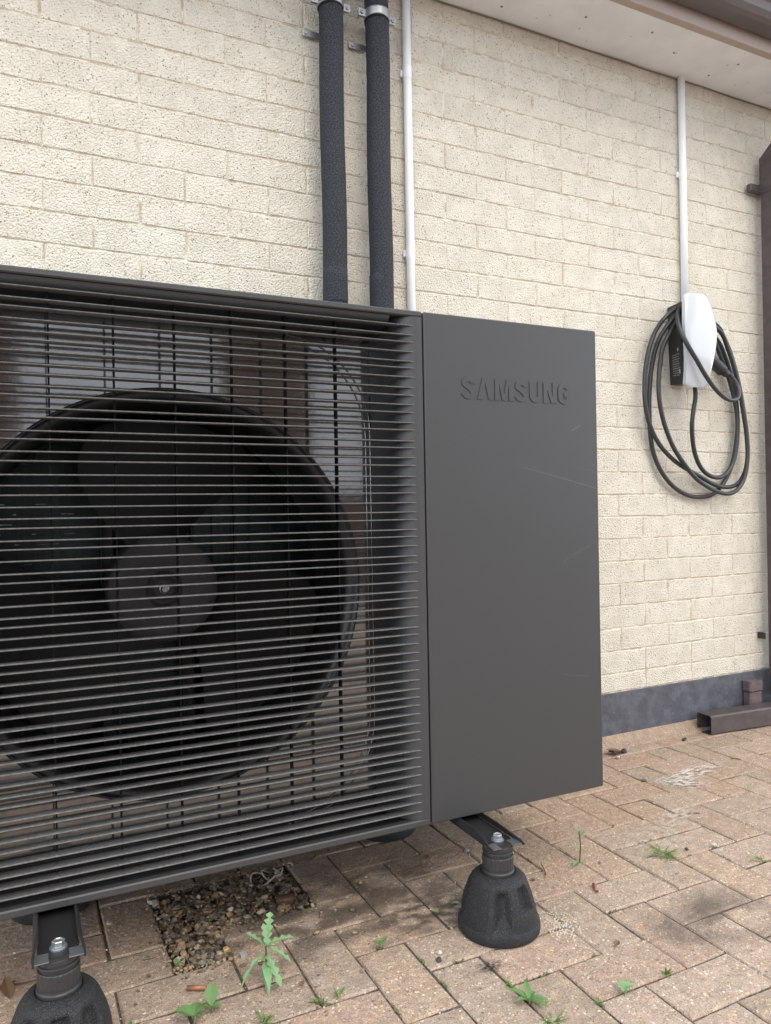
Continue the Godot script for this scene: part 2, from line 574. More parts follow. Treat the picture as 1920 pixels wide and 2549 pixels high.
func build_ground() -> void:
	var st := S()
	quad(st, Vector3(-200, -0.10, 200), Vector3(200, -0.10, 200), Vector3(200, -0.10, -200), Vector3(-200, -0.10, -200))
	tag(put("ground", done(st), M.dirt), "bare brown soil under the paving", "", "", "structure")
	var root := thing("pavement", "herringbone block paving of buff aggregate pavers with dirty joints", "", Vector3(0, GY, 0))
	root.set_meta("kind", "structure")
	# sand between the pavers, everywhere but in the gravel hole
	st = S()
	var hx0 := PX
	var hx1 := PX + 3 * SX
	var hz0 := PZ + 2 * SZ
	var hz1 := PZ + 5 * SZ
	for r in [[-3.0, -0.02, 7.0, hz0], [-3.0, hz1, 7.0, 8.0], [-3.0, hz0, hx0, hz1], [hx1, hz0, 7.0, hz1]]:
		box(st, Vector3(r[0], -0.055, r[1]), Vector3(r[2], -0.0042, r[3]))
	put("joint_sand", done(st), M.dirt, root).set_meta("kind", "stuff")
	var shapes_v := []
	var shapes_h := []
	for i in 8:
		st = S(); paver_shape(st, SX, SZ * 2); shapes_v.append(done(st))
		st = S(); paver_shape(st, SX * 2, SZ); shapes_h.append(done(st))
	st = S(); paver_shape(st, SX, SZ)
	var half := done(st)
	var rest := S()
	var spots_list := []
	for i in range(-30, 62):
		for j in range(0, 62):
			var d := posmod(i - j, 4)
			if d == 1: spots_list.append([i, j, 1, 2])
			elif d == 2: spots_list.append([i, j, 2, 1])
	for j in 62:                                        # the cut ends along the border row
		pass
	for i in range(-30, 62):
		if posmod(i - 0, 4) == 0: spots_list.append([i, 0, 1, 1])   # second half of a paver cut off by the border
	for i in range(-15, 31): spots_list.append([2 * i + 1, -1, 2, 1])   # the border row along the wall
	var hole := {}
	for a in [[0, 2], [0, 3], [0, 4], [1, 2], [2, 2], [1, 3], [2, 3]]: hole[Vector2i(a[0], a[1])] = true
	var count := 0
	var list := []
	for s in spots_list:
		var cells := [Vector2i(s[0], s[1]), Vector2i(s[0] + s[2] - 1, s[1] + s[3] - 1)]
		var in_hole := 0
		for c in cells: if hole.has(c): in_hole += 1
		if in_hole == 2: continue
		if in_hole == 1:                                # a half paver stays beside the hole
			var keep: Vector2i = cells[1] if hole.has(cells[0]) else cells[0]
			if s[2] == 1 and s[3] == 1: continue
			list.append([keep.x, keep.y, 1, 1])
			continue
		list.append(s)
	for s in list:
		var cx: float = PX + (s[0] + s[2] / 2.0) * SX
		var cz: float = PZ + (s[1] + s[3] / 2.0) * SZ
		if cx > 6.5 or cz > 5.5 or cx < -2.4: continue
		var near := seen(Vector3(cx, GY, cz)) and cx < 3.2
		if near and count < 300:
			count += 1
			var mesh: ArrayMesh = half if s[2] == s[3] else (shapes_v if s[3] == 2 else shapes_h)[rng.randi() % 8]
			var pick := rng.randi() % 9
			var o := put("paver", mesh, M["paver%d" % (pick if pick < 7 else 0)], root, Vector3(cx, rng.randf_range(-0.0014, 0.0008), cz))
			o.rotation = Vector3(rng.randf_range(-0.006, 0.006), rng.randf_range(-0.008, 0.008) + (PI if rng.randf() < 0.5 else 0.0), rng.randf_range(-0.006, 0.006))
		else:
			paver_shape(rest, SX * s[2], SZ * s[3], Transform3D(Basis(), Vector3(cx, rng.randf_range(-0.0014, 0.0008), cz)))
	put("far_paving", done(rest), M.paver0, root).set_meta("kind", "stuff")
	# mortar fillet between the border row and the wall
	st = S()
	sweep_x(st, [Vector2(0.001, -0.05), Vector2(0.001, 0.033), Vector2(0.006, 0.0325), Vector2(0.030, 0.012), Vector2(0.052, 0.0015), Vector2(0.054, -0.05)], -2.5, 6.0)
	put("mortar_strip", done(st), M.paver3, root)
	# stains lying on the pavers
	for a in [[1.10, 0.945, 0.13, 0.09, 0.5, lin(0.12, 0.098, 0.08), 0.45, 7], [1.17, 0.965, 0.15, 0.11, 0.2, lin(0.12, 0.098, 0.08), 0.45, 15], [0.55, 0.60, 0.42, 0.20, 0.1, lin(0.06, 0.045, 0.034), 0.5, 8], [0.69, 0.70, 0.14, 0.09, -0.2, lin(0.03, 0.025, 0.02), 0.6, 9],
			[1.72, 0.40, 0.17, 0.05, 0.1, lin(0.70, 0.67, 0.62), 0.75, 10], [1.64, 0.44, 0.09, 0.05, -0.6, lin(0.72, 0.7, 0.66), 0.7, 11], [1.33, 0.66, 0.16, 0.09, 0.2, lin(0.6, 0.55, 0.45), 0.35, 12], [1.45, 0.60, 0.12, 0.05, 0.4, lin(0.66, 0.6, 0.52), 0.5, 13], [0.695, 0.895, 0.03, 0.02, 0.0, lin(0.012, 0.012, 0.015), 0.95, 14]]:
		var nn := 128
		var im := Image.create(nn, nn, false, Image.FORMAT_RGBA8)
		var f := FastNoiseLite.new()
		f.seed = a[7]
		f.frequency = 0.012 if a[7] in [7, 15] else 0.045
		f.fractal_octaves = 5
		for y in nn:
			for x in nn:
				var r := Vector2(x - 63.5, y - 63.5).length() / 63.5
				var w := clampf((1.0 - r) * 1.5, 0, 1) * clampf((0.8 if a[7] in [7, 15] else 0.5) + f.get_noise_2d(x, y) * 2.2, 0, 1)
				im.set_pixel(x, y, Color(1, 1, 1, clampf(w, 0, 1) * a[6]))
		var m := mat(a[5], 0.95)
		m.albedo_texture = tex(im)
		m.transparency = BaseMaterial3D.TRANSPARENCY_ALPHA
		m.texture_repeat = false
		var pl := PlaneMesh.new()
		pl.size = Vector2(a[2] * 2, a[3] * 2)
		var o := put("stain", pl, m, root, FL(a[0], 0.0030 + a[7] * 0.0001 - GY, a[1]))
		o.rotation.y = a[4]
	# moss and grit in the joints
	st = S()
	for p in [[0.556, 0.757, 0.02], [0.602, 0.818, 0.035], [0.603, 0.894, 0.03], [0.661, 0.858, 0.04], [0.508, 0.912, 0.04], [0.762, 0.952, 0.04], [0.73, 0.948, 0.03], [0.989, 0.616, 0.05], [0.88, 0.95, 0.03], [1.0, 0.86, 0.03], [1.17, 0.65, 0.05], [1.075, 0.62, 0.04], [1.38, 0.75, 0.05], [1.08, 0.77, 0.03], [1.32, 0.80, 0.04], [0.505, 1.04, 0.05], [0.8, 1.05, 0.02], [1.5, 0.66, 0.05], [1.28, 0.66, 0.06], [1.37, 0.80, 0.03], [0.41, 0.86, 0.03], [0.7, 0.95, 0.03]]:
		for k in 13:
			var c := FL(p[0], -GY, p[1]) + Vector3(rng.randfn() * p[2] * 0.22, -0.004 + rng.randf() * 0.003, rng.randfn() * p[2] * 0.22)
			# pulled into the nearest joint
			var jx: float = PX + roundf((c.x - PX) / SX) * SX
			var jz: float = PZ + roundf((c.z - PZ) / SZ) * SZ
			if absf(c.x - jx) < absf(c.z - jz): c.x = jx + rng.randfn() * 0.002
			else: c.z = jz + rng.randfn() * 0.002
			for l in 3:
				var a := rng.randf() * TAU
				var s := rng.randf_range(0.002, 0.0045)
				var dir := Vector3(cos(a), rng.randf_range(0.4, 1.2), sin(a)) * s
				var side := Vector3(-sin(a), 0, cos(a)) * s * 0.45
				tri(st, c - side, c + side, c + dir)
	put("moss", done(st), M.moss, root).set_meta("kind", "stuff")
	st = S()
	for k in 700:
		var c := Vector3(rng.randf_range(-0.1, 2.4), 0.0015, rng.randf_range(0.15, 1.2))
		if k < 260: c = FL(0.878, 0.001 - GY, 0.838) + Vector3(rng.randfn() * 0.022, 0, rng.randfn() * 0.028)
		elif rng.randf() < 0.6: c.x = PX + roundf((c.x - PX) / SX) * SX + rng.randfn() * 0.003
		else: c.z = PZ + roundf((c.z - PZ) / SZ) * SZ + rng.randfn() * 0.003
		stone(st, c, rng.randf_range(0.0008, 0.0024), 0.8)
	put("loose_grit", done(st), M.pale_pebble, root).set_meta("kind", "stuff")

func stone(st: SurfaceTool, c: Vector3, r: float, flat := 0.7) -> void:   # a lumpy eight-sided pebble
	var b := Basis.from_euler(Vector3(rng.randf() * 0.6, rng.randf() * TAU, rng.randf() * 0.6))
	var e := []
	for v in [Vector3(1, 0, 0), Vector3(-1, 0, 0), Vector3(0, 1, 0), Vector3(0, -1, 0), Vector3(0, 0, 1), Vector3(0, 0, -1)]:
		e.append(v * rng.randf_range(0.75, 1.25) * r * Vector3(1.2, flat, 0.95))
	# each octant split once so that the outline is round
	for sx in 2:
		for sy in 2:
			for sz in 2:
				var A: Vector3 = e[sx]
				var B: Vector3 = e[2 + sy]
				var C: Vector3 = e[4 + sz]
				var mid := (A + B + C) * 0.5
				var flip := (sx + sy + sz) % 2 == 1
				for t in [[A, B, mid], [B, C, mid], [C, A, mid]]:
					if flip: tri(st, c + b * t[1], c + b * t[0], c + b * t[2])
					else: tri(st, c + b * t[0], c + b * t[1], c + b * t[2])

# ---------------------------------------------------------------- wall
func brick_shape(w: float, h: float, x := Transform3D(), st: SurfaceTool = null) -> SurfaceTool:   # worn arrises that dip under the pointing
	if st == null: st = S()
	var cu := [0.0, 0.0042 / w, 0.34, 0.67, 1.0 - 0.0042 / w, 1.0]
	var cv := [0.0, 0.0038 / h, 0.5, 1.0 - 0.0038 / h, 1.0]
	var P := []
	for j in 5:
		var row := []
		for i in 6:
			var edge: bool = i == 0 or i == 5 or j == 0 or j == 4
			var px: float = (cu[i] - 0.5) * w
			var py: float = (cv[j] - 0.5) * h
			if not edge:
				px += rng.randf_range(-0.0014, 0.0014)
				py += rng.randf_range(-0.0014, 0.0014)
			row.append(x * Vector3(px, py, rng.randf_range(-0.0052, -0.0026) if edge else rng.randf_range(0.0, 0.0011)))
		P.append(row)
	for j in 4:
		for i in 5: quad(st, P[j][i], P[j][i + 1], P[j + 1][i + 1], P[j + 1][i])
	return st

func build_wall() -> void:
	var root := thing("brick_wall", "cream painted rough brick house wall with dark grey plinth band", "wall")
	put("mortar", boxm(Vector3(-3.0, 0.10, -0.25), Vector3(6.0, 2.33, -0.0021)), M.mortar, root)
	# plinth: a rendered band along the foot of the wall
	var st := S()
	box(st, Vector3(-3.0, -0.12, -0.25), Vector3(6.0, 0.139, 0.004), 0.002)
	put("plinth", done(st), M.plinth, root)
	var meshes := []
	for i in 12: meshes.append(done(brick_shape(0.2226, 0.0763)))
	var rest := S()
	var count := 0
	for n in range(0, 28):
		for k in range(-28, 56):
			if posmod(n + k + 1, 2): continue
			var cx := 0.060 + 0.1113 * (k + 1)
			var cy := 0.204 + 0.0763 * (n + 0.5)
			if cx < -2.9 or cx > 5.9: continue
			var vis := seen(Vector3(cx, cy, 0)) and cx < 2.75 and not (cy < 1.25 and cx < 1.6)
			if vis and count < 300:
				count += 1
				var o := put("brick", meshes[rng.randi() % 12], M["brick%d" % (rng.randi() % 5)], root, Vector3(cx + rng.randf_range(-0.002, 0.002), cy, rng.randf_range(-0.0008, 0.0008)))
				o.rotation = Vector3(0, 0, rng.randf_range(-0.008, 0.008) + (PI if rng.randf() < 0.5 else 0.0))
			else:
				brick_shape(0.2226, 0.0763, Transform3D(Basis(), Vector3(cx, cy, 0)), rest)
	for k in range(-12, 26): brick_shape(0.2226, 0.062, Transform3D(Basis(), Vector3(0.060 + 0.2226 * k, 0.172, 0)), rest)
	put("brickwork", done(rest), M.brick0, root).set_meta("kind", "stuff")

func build_eaves() -> void:
	var root := thing("eaves", "cream soffit board and beige fascia overhanging the top of the wall", "eaves")
	put("soffit_board", boxm(Vector3(-3, 2.312, -0.30), Vector3(6, 2.322, 0.226)), M.soffit, root)
	var st := S()
	sweep_x(st, [Vector2(0.226, 2.306), Vector2(0.250, 2.306), Vector2(0.252, 2.308), Vector2(0.252, 2.50), Vector2(0.226, 2.50)], -3, 6)
	put("fascia", done(st), M.fascia, root)
	# dirty line of old sealant where wall and soffit meet
	st = S()
	var pts := []
	for i in 90: pts.append(Vector3(-2.5 + i * 0.09, 2.309 + rng.randf_range(-0.002, 0.002), 0.004 + rng.randf_range(-0.002, 0.002)))
	tube(st, pts, 0.0026, 6)
	put("sealant", done(st), M.sealant, root)
	# nail and screw heads
	st = S()
	lathe(st, [Vector2(0.0001, -0.0015), Vector2(0.0036, -0.001), Vector2(0.0042, 0.001)], 10)
	var nail := done(st)
	for p in [[1.87, 0.16], [2.02, 0.11], [2.28, 0.155], [2.24, 0.065], [1.62, 0.13], [1.35, 0.06], [1.46, 0.18], [2.45, 0.17], [2.6, 0.10]]:
		put("nail_head", nail, M.hole, root, Vector3(p[0], 2.3115, p[1]))
	# the roof slab that shades the wall
	st = S()
	sweep_x(st, [Vector2(0.30, 2.46), Vector2(0.30, 2.49), Vector2(-3.0, 4.2), Vector2(-3.0, 4.17)], -3, 6)
	put("roof_slope", done(st), M.roof, root)
	var g := thing("gutter", "dark brown rain gutter along the edge of the roof", "gutter")
	var prof := []
	for a in [[0.2535, 2.425], [0.2535, 2.352], [0.262, 2.344], [0.31, 2.344], [0.325, 2.350], [0.337, 2.365], [0.345, 2.385], [0.352, 2.393], [0.362, 2.395], [0.364, 2.425]]: prof.append(Vector2(a[0], a[1]))
	var inner := []
	for p in prof: inner.append(p + Vector2(0.003 if p.x < 0.26 else -0.003, 0.003))
	inner.reverse()
	st = S()
	sweep_x(st, prof + inner, -3, 6)
	put("trough", done(st), M.gutter, g)
	st = S()
	box(st, Vector3(-3, 2.425, 0.356), Vector3(6, 2.431, 0.372), 0.0015)
	put("lip", done(st), M.gutter, g)

func build_house_opposite() -> void:
	var o := thing("brick_garage", "low red brick garage across the drive with a white door", "garage", Vector3(2, GY, 6.4))
	put("wall", boxm(Vector3(-3.4, 0, 0.1), Vector3(3.2, 2.78, 3.4)), M.far_brick, o)
	put("roof", boxm(Vector3(-3.5, 2.781, 0.0), Vector3(3.3, 2.90, 3.5), 0.01), M.roof, o)
	var st: SurfaceTool
	st = S()
	box(st, Vector3(-2.10, 0.02, 0.03), Vector3(-0.33, 2.62, 0.099))
	var d := put("garage_door", done(st), M.white, o)
	for k in 7: put("door_panel", boxm(Vector3(-2.07, 0.06 + 0.365 * k, 0.012), Vector3(-0.36, 0.39 + 0.365 * k, 0.029), 0.006), M.white, d)
	var w := put("window", boxm(Vector3(0.62, 1.0, 0.04), Vector3(1.2, 2.6, 0.099)), M.white, o)
	put("blind", boxm(Vector3(0.68, 1.07, 0.03), Vector3(1.14, 2.53, 0.039)), M.white, w)

# ---------------------------------------------------------------- heat pump (front frame: see U)
const TURN := -0.00885
func U(x: float, y: float, z: float) -> Vector3:   # measured coordinates to the pump's own
	return Vector3(x - 0.515, y - 0.147, z - 0.383)

func W(x: float, y: float, z: float) -> Vector3:   # measured coordinates to the world
	return EYE + Basis(Vector3.UP, TURN) * (Vector3(x, y, z) - EYE)

func ubox(x0: float, y0: float, z0: float, x1: float, y1: float, z1: float, bev := 0.0) -> ArrayMesh:
	return boxm(U(x0, y0, z0), U(x1, y1, z1), bev)

func letters() -> Array:   # each letter as polygons in a cell of height 1
	var out := []
	var stroke := func(pts: Array, w: float) -> Array:
		var l := PackedVector2Array()
		for p in pts: l.append(p * 100.0)
		var res := []
		for q in Geometry2D.offset_polyline(l, w * 50.0, Geometry2D.JOIN_ROUND, Geometry2D.END_BUTT):
			var r := PackedVector2Array()
			for p in q: r.append(p / 100.0)
			res.append(r)
		return res
	var s := []
	for i in 9:                       # upper bowl from its right end, over the top, to the middle
		var a := deg_to_rad(-10 + i * 27.5)
		s.append(Vector2(0.36 + 0.235 * cos(a), 0.745 + 0.165 * sin(a)))
	s.append(Vector2(0.40, 0.50))
	for i in 9:
		var a := deg_to_rad(40 - i * 27.5)
		s.append(Vector2(0.36 + 0.245 * cos(a), 0.255 + 0.165 * sin(a)))
	var S_ = [stroke.call(s, 0.20), 0.72]
	var A_ = [[PackedVector2Array([Vector2(0, 0), Vector2(0.27, 1), Vector2(0.56, 1), Vector2(0.83, 0), Vector2(0.59, 0), Vector2(0.415, 0.80), Vector2(0.24, 0)])], 0.83]
	var M_ = [[PackedVector2Array([Vector2(0, 0), Vector2(0, 1), Vector2(0.34, 1), Vector2(0.49, 0.28), Vector2(0.64, 1), Vector2(0.98, 1), Vector2(0.98, 0), Vector2(0.76, 0), Vector2(0.76, 0.78), Vector2(0.58, 0), Vector2(0.40, 0), Vector2(0.22, 0.78), Vector2(0.22, 0)])], 0.98]
	var u := [Vector2(0.11, 1.0)]
	for i in 9:
		var a := PI + PI * i / 8.0
		u.append(Vector2(0.34 + 0.23 * cos(a), 0.32 + 0.22 * sin(a)))
	u.append(Vector2(0.57, 1.0))
	var U_ = [stroke.call(u, 0.22), 0.68]
	var N_ = [[PackedVector2Array([Vector2(0, 0), Vector2(0, 1), Vector2(0.31, 1), Vector2(0.53, 0.33), Vector2(0.53, 1), Vector2(0.75, 1), Vector2(0.75, 0), Vector2(0.45, 0), Vector2(0.22, 0.68), Vector2(0.22, 0)])], 0.75]
	var g := []
	for i in 13:
		var a := deg_to_rad(12 + i * 14.0)
		g.append(Vector2(0.35 + 0.24 * cos(a), 0.70 + 0.205 * sin(a)))
	for i in 11:
		var a := deg_to_rad(180 + i * 18.0)
		g.append(Vector2(0.35 + 0.24 * cos(a), 0.30 + 0.205 * sin(a)))
	g.append(Vector2(0.59, 0.44))
	g.append(Vector2(0.36, 0.44))
	var G_ = [stroke.call(g, 0.20), 0.72]
	return [S_, A_, M_, S_, U_, N_, G_]

func build_pump() -> void:
	var root := thing("heat_pump", "large dark grey heat pump outdoor unit with slatted fan grille", "heat pump", W(0.515, 0.147, 0.383), TURN)
	# cabinet
	put("top_cover", ubox(-0.237, 1.1545, 0.12, 0.7085, 1.1640, 0.640, 0.002), M.metal, root)
	put("base_pan", ubox(-0.237, 0.1500, 0.12, 0.7085, 0.1590, 0.632, 0.002), M.dark_metal, root)
	put("side_cover", ubox(-0.2385, 0.1592, 0.12, -0.231, 1.1543, 0.640, 0.001), M.metal, root)
	put("compartment", ubox(0.7135, 0.1490, 0.12, 1.1485, 1.1640, 0.6335, 0.002), M.metal, root)
	put("partition", ubox(0.7005, 0.1592, 0.13, 0.7120, 1.1543, 0.60), M.dark_metal, root)
	# smooth front panel with raised lettering
	var panel := put("front_panel", ubox(0.7125, 0.1475, 0.634, 1.1500, 1.1650, 0.648, 0.0025), M.metal, root)
	var x := 0.0
	var L := letters()
	var total := 0.0
	for l in L: total += l[1] + 0.105
	total -= 0.105
	var hgt := 0.0435
	var sx := 0.2775 / total
	for l in L:
		var st := S()
		for poly in l[0]:
			var p := PackedVector2Array()
			for q in poly: p.append(Vector2((x + q.x) * sx, q.y * hgt))
			prism(st, p.duplicate(), -0.001, 0.0016)
			var grown := Geometry2D.offset_polygon(p, 0.0011, Geometry2D.JOIN_MITER)
			for gq in grown: prism(st, gq, -0.001, 0.0007)
		put("letter", done(st), M.metal, panel, U(0.797, 0.9975, 0.648))
		x += l[1] + 0.105
	var sm := mat(lin(0.3, 0.3, 0.31), 0.6)
	sm.transparency = BaseMaterial3D.TRANSPARENCY_ALPHA
	sm.albedo_color.a = 0.30
	for s in [[[0.925, 0.862], [0.985, 0.850], [1.06, 0.833], [1.148, 0.812], 0.0011], [[1.075, 0.866], [1.11, 0.858], [1.148, 0.846], [1.149, 0.8455], 0.0008], [[1.105, 0.878], [1.125, 0.871], [1.148, 0.861], [1.149, 0.8605], 0.0008], [[1.070, 0.937], [1.085, 0.944], [1.098, 0.951], [1.10, 0.952], 0.002], [[1.03, 0.64], [1.06, 0.66], [1.13, 0.69], [1.149, 0.70], 0.0007], [[1.02, 0.42], [1.06, 0.405], [1.10, 0.40], [1.12, 0.395], 0.0007]]:
		var st := S()
		for i in 3:
			var a := Vector2(s[i][0], s[i][1])
			var b := Vector2(s[i + 1][0], s[i + 1][1])
			var w: float = s[4] * 0.5
			var w0 := w * (0.2 if i == 0 else 1.0)
			quad(st, U(a.x, a.y - w0, 0.6484), U(b.x, b.y - w, 0.6484), U(b.x, b.y + w, 0.6484), U(a.x, a.y + w0, 0.6484))
		put("scratch", done(st), sm, panel)
	# grille frame
	put("top_rail", ubox(-0.239, 1.1539, 0.6415, 0.709, 1.165, 0.648, 0.0022), M.metal, root)
	put("bottom_rail", ubox(-0.239, 0.147, 0.634, 0.709, 0.1605, 0.648, 0.0022), M.metal, root)
	# the sides of the grille opening curve back from the front
	for side in 2:
		var st := S(true)
		var prof := [Vector2(0.709, 0.636), Vector2(0.709, 0.6465), Vector2(0.7075, 0.648), Vector2(0.697, 0.648)]
		for i in range(1, 17):
			var t := PI / 2 * i / 16.0
			prof.append(Vector2(0.697 - 0.056 * sin(t), 0.648 - 0.100 * (1 - cos(t))))
		prof.append(Vector2(0.641, 0.5405))
		for i in prof.size() - 1:
			var a: Vector2 = prof[i]
			var b: Vector2 = prof[i + 1]
			if i < 4: st.set_smooth_group(-1)
			else: st.set_smooth_group(1)
			if side == 0: quad(st, U(b.x, 0.1607, b.y), U(a.x, 0.1607, a.y), U(a.x, 1.1537, a.y), U(b.x, 1.1537, b.y))
			else: quad(st, U(0.470 - a.x, 0.1607, a.y), U(0.470 - b.x, 0.1607, b.y), U(0.470 - b.x, 1.1537, b.y), U(0.470 - a.x, 1.1537, a.y))
		put("side_frame", done(st), M.metal, root)
	# the top of the opening curves back like its sides
	var st := S(true)
	for i in 14:
		var q := []
		for e in [i, i + 1]:
			var t: float = PI / 2 * e / 14.0
			q.append(Vector2(0.6405 - 0.099 * (1 - cos(t)), 1.1535 - 0.031 * sin(t)))
		quad(st, U(-0.171, q[1].y, q[1].x), U(0.641, q[1].y, q[1].x), U(0.641, q[0].y, q[0].x), U(-0.171, q[0].y, q[0].x))
	put("upper_cove", done(st), M.metal, root)
	st = S(true)
	lathe(st, [Vector2(0.0055, 0), Vector2(0.0055, 0.002), Vector2(0.004, 0.0032), Vector2(0.0002, 0.0034)], 14, Transform3D(Basis(Vector3.RIGHT, PI / 2), Vector3.ZERO))
	var screw := done(st)
	for p in [[0.195, 1.135], [0.546, 1.125]]: put("screw", screw, M.dark_metal, root, U(p[0], p[1], 0.552))
	# slats and the ribs behind them
	st = S()
	var pr := []
	for a in [[0.625, -0.0006], [0.643, -0.0013], [0.6465, -0.0011], [0.6475, -0.0004], [0.6475, 0.0002], [0.6462, 0.0013], [0.643, 0.0014], [0.625, 0.0006]]: pr.append(Vector2(a[0] - 0.383, a[1]))
	sweep_x(st, pr, -0.227 - 0.515, 0.6995 - 0.515)
	var slat := done(st)
	for k in range(1, 57):
		var o := put("slat", slat, M.slat, root, Vector3(0, 1.1535 - k * 0.01742 - 0.147, 0))
		o.rotation.x = -0.02 * (rng.randf() - 0.5)
	for k in range(-1, 7): put("rib", ubox(-0.0688 + 0.1 * k, 0.1607, 0.614, -0.0662 + 0.1 * k, 1.1537, 0.6270), M.rib, root)
	# glossy orifice plate with a round opening
	var C := Vector2(0.234, 0.628)
	st = S()
	var N := 128
	var lo := Vector2(-0.171, 0.160)
	var hi := Vector2(0.640, 1.123)
	var edge := func(a: float) -> Vector2:
		var d := Vector2(cos(a), sin(a))
		var t := 1e9
		if d.x > 1e-6: t = minf(t, (hi.x - C.x) / d.x)
		if d.x < -1e-6: t = minf(t, (lo.x - C.x) / d.x)
		if d.y > 1e-6: t = minf(t, (hi.y - C.y) / d.y)
		if d.y < -1e-6: t = minf(t, (lo.y - C.y) / d.y)
		return C + d * maxf(t, 0.376)
	var angs := []
	for i in N: angs.append(TAU * i / N)
	for c in [lo, hi, Vector2(lo.x, hi.y), Vector2(hi.x, lo.y)]: angs.append(fposmod((c - C).angle(), TAU))
	angs.sort()
	for i in angs.size():
		var a: float = angs[i]
		var b: float = angs[(i + 1) % angs.size()]
		var p0 := C + Vector2(cos(a), sin(a)) * 0.376
		var p1 := C + Vector2(cos(b), sin(b)) * 0.376
		var q0: Vector2 = edge.call(a)
		var q1: Vector2 = edge.call(b)
		quad(st, U(p0.x, p0.y, 0.54), U(q0.x, q0.y, 0.54), U(q1.x, q1.y, 0.54), U(p1.x, p1.y, 0.54))
	var plate := put("orifice_plate", done(st), M.gloss, root)
	st = S(true)
	for off in [0.0, 0.010]:
		var rp := []
		var x1: float = 0.630 + off
		var y1: float = 1.112 + off
		var y0: float = 0.170 - off
		for i in 17:
			var a := PI / 2 * (1.0 - i / 16.0)
			rp.append(U(x1 - 0.19 + 0.19 * cos(a), y1 - 0.19 + 0.19 * sin(a), 0.5405))
		for i in 17:
			var a := -PI / 2 * i / 16.0
			rp.append(U(x1 - 0.19 + 0.19 * cos(a), y0 + 0.19 + 0.19 * sin(a), 0.5405))
		tube(st, rp, 0.0016, 6)
	put("ridge", done(st), M.gloss, plate)
	# bell mouth: rolled lip, then a throat running back
	st = S(true)
	var bm := []
	for i in 4:
		var t := PI * (1.0 - i / 4.0)
		bm.append(Vector2(0.373 - 0.0035 * cos(t), 0.540 + 0.0045 * sin(t)))
	for i in 13:
		var t := PI / 2 * i / 12.0
		bm.append(Vector2(0.369 - 0.028 * sin(t), 0.540 - 0.040 * (1 - cos(t))))
	bm.append(Vector2(0.341, 0.40)); bm.append(Vector2(0.345, 0.36))
	var prof2 := []
	for p in bm: prof2.append(Vector2(p.x, p.y))
	var Xf := Transform3D(Basis(Vector3(1, 0, 0), Vector3(0, 0, 1), Vector3(0, -1, 0)), U(C.x, C.y, 0))
	# lathe about y, then y becomes z
	lathe(st, prof2, 128, Xf)
	put("bell_mouth", done(st), M.rim, root)
	# fan
	var fan := Node3D.new()
	fan.name = "fan"
	root.add_child(fan)
	fan.position = U(0.236, 0.627, 0.40)
	fan.rotation.z = deg_to_rad(4)
	st = S(true)
	var Y2Z := Transform3D(Basis(Vector3(1, 0, 0), Vector3(0, 0, 1), Vector3(0, -1, 0)), Vector3.ZERO)
	lathe(st, [Vector2(0.1035, -0.05), Vector2(0.106, 0.03), Vector2(0.1055, 0.040), Vector2(0.102, 0.0465), Vector2(0.08, 0.0500), Vector2(0.036, 0.0510), Vector2(0.0345, 0.050), Vector2(0.033, 0.040), Vector2(0.022, 0.038), Vector2(0.0215, 0.046), Vector2(0.014, 0.047), Vector2(0.0005, 0.047)], 64, Y2Z)
	put("hub", done(st), M.hub, fan)
	st = S()
	lathe(st, [Vector2(0.009, 0.047), Vector2(0.009, 0.050), Vector2(0.0078, 0.0505), Vector2(0.0070, 0.0525)], 28, Y2Z)
	lathe(st, [Vector2(0.0068, 0.0505), Vector2(0.0068, 0.056), Vector2(0.0060, 0.057), Vector2(0.0038, 0.057)], 6, Y2Z)
	lathe(st, [Vector2(0.0036, 0.056), Vector2(0.0036, 0.0620), Vector2(0.0028, 0.063), Vector2(0.0001, 0.063)], 14, Y2Z)
	put("shaft_nut", done(st), M.brass, fan)
	for b in 3:
		st = S(true)
		var nr := 14
		var na := 16
		var P := []
		for layer in 2:
			var rows := []
			for i in nr:
				var row := []
				var fr := float(i) / (nr - 1)
				var r := lerpf(0.100, 0.334, fr)
				var half := deg_to_rad(lerpf(33, 41, fr) - 10.0 * pow(fr, 6))
				for j in na:
					var t := float(j) / (na - 1) * 2.0 - 1.0
					var a := deg_to_rad(90 + 120 * b) + t * half - deg_to_rad(14) * fr * fr
					var z := 0.035 * t * (1.0 - 0.25 * fr) + 0.012 * (1 - t * t) + (0.0 if layer else -0.005)
					row.append(Vector3(r * cos(a), r * sin(a), z))
				rows.append(row)
			P.append(rows)
		for i in nr - 1:
			for j in na - 1:
				quad(st, P[1][i][j], P[1][i + 1][j], P[1][i + 1][j + 1], P[1][i][j + 1])
				quad(st, P[0][i][j], P[0][i][j + 1], P[0][i + 1][j + 1], P[0][i + 1][j])
		st.set_smooth_group(-1)
		for i in nr - 1:
			quad(st, P[0][i][0], P[0][i + 1][0], P[1][i + 1][0], P[1][i][0])
			quad(st, P[1][i][na - 1], P[1][i + 1][na - 1], P[0][i + 1][na - 1], P[0][i][na - 1])
		for j in na - 1: quad(st, P[0][nr - 1][j], P[0][nr - 1][j + 1], P[1][nr - 1][j + 1], P[1][nr - 1][j])
		put("blade", done(st), M.fan, fan)
	# motor and its two bars
	st = S(true)
	lathe(st, [Vector2(0.001, 0.20), Vector2(0.062, 0.205), Vector2(0.066, 0.215), Vector2(0.066, 0.33), Vector2(0.05, 0.34)], 32, Xf)
	put("motor", done(st), M.dark_metal, root)
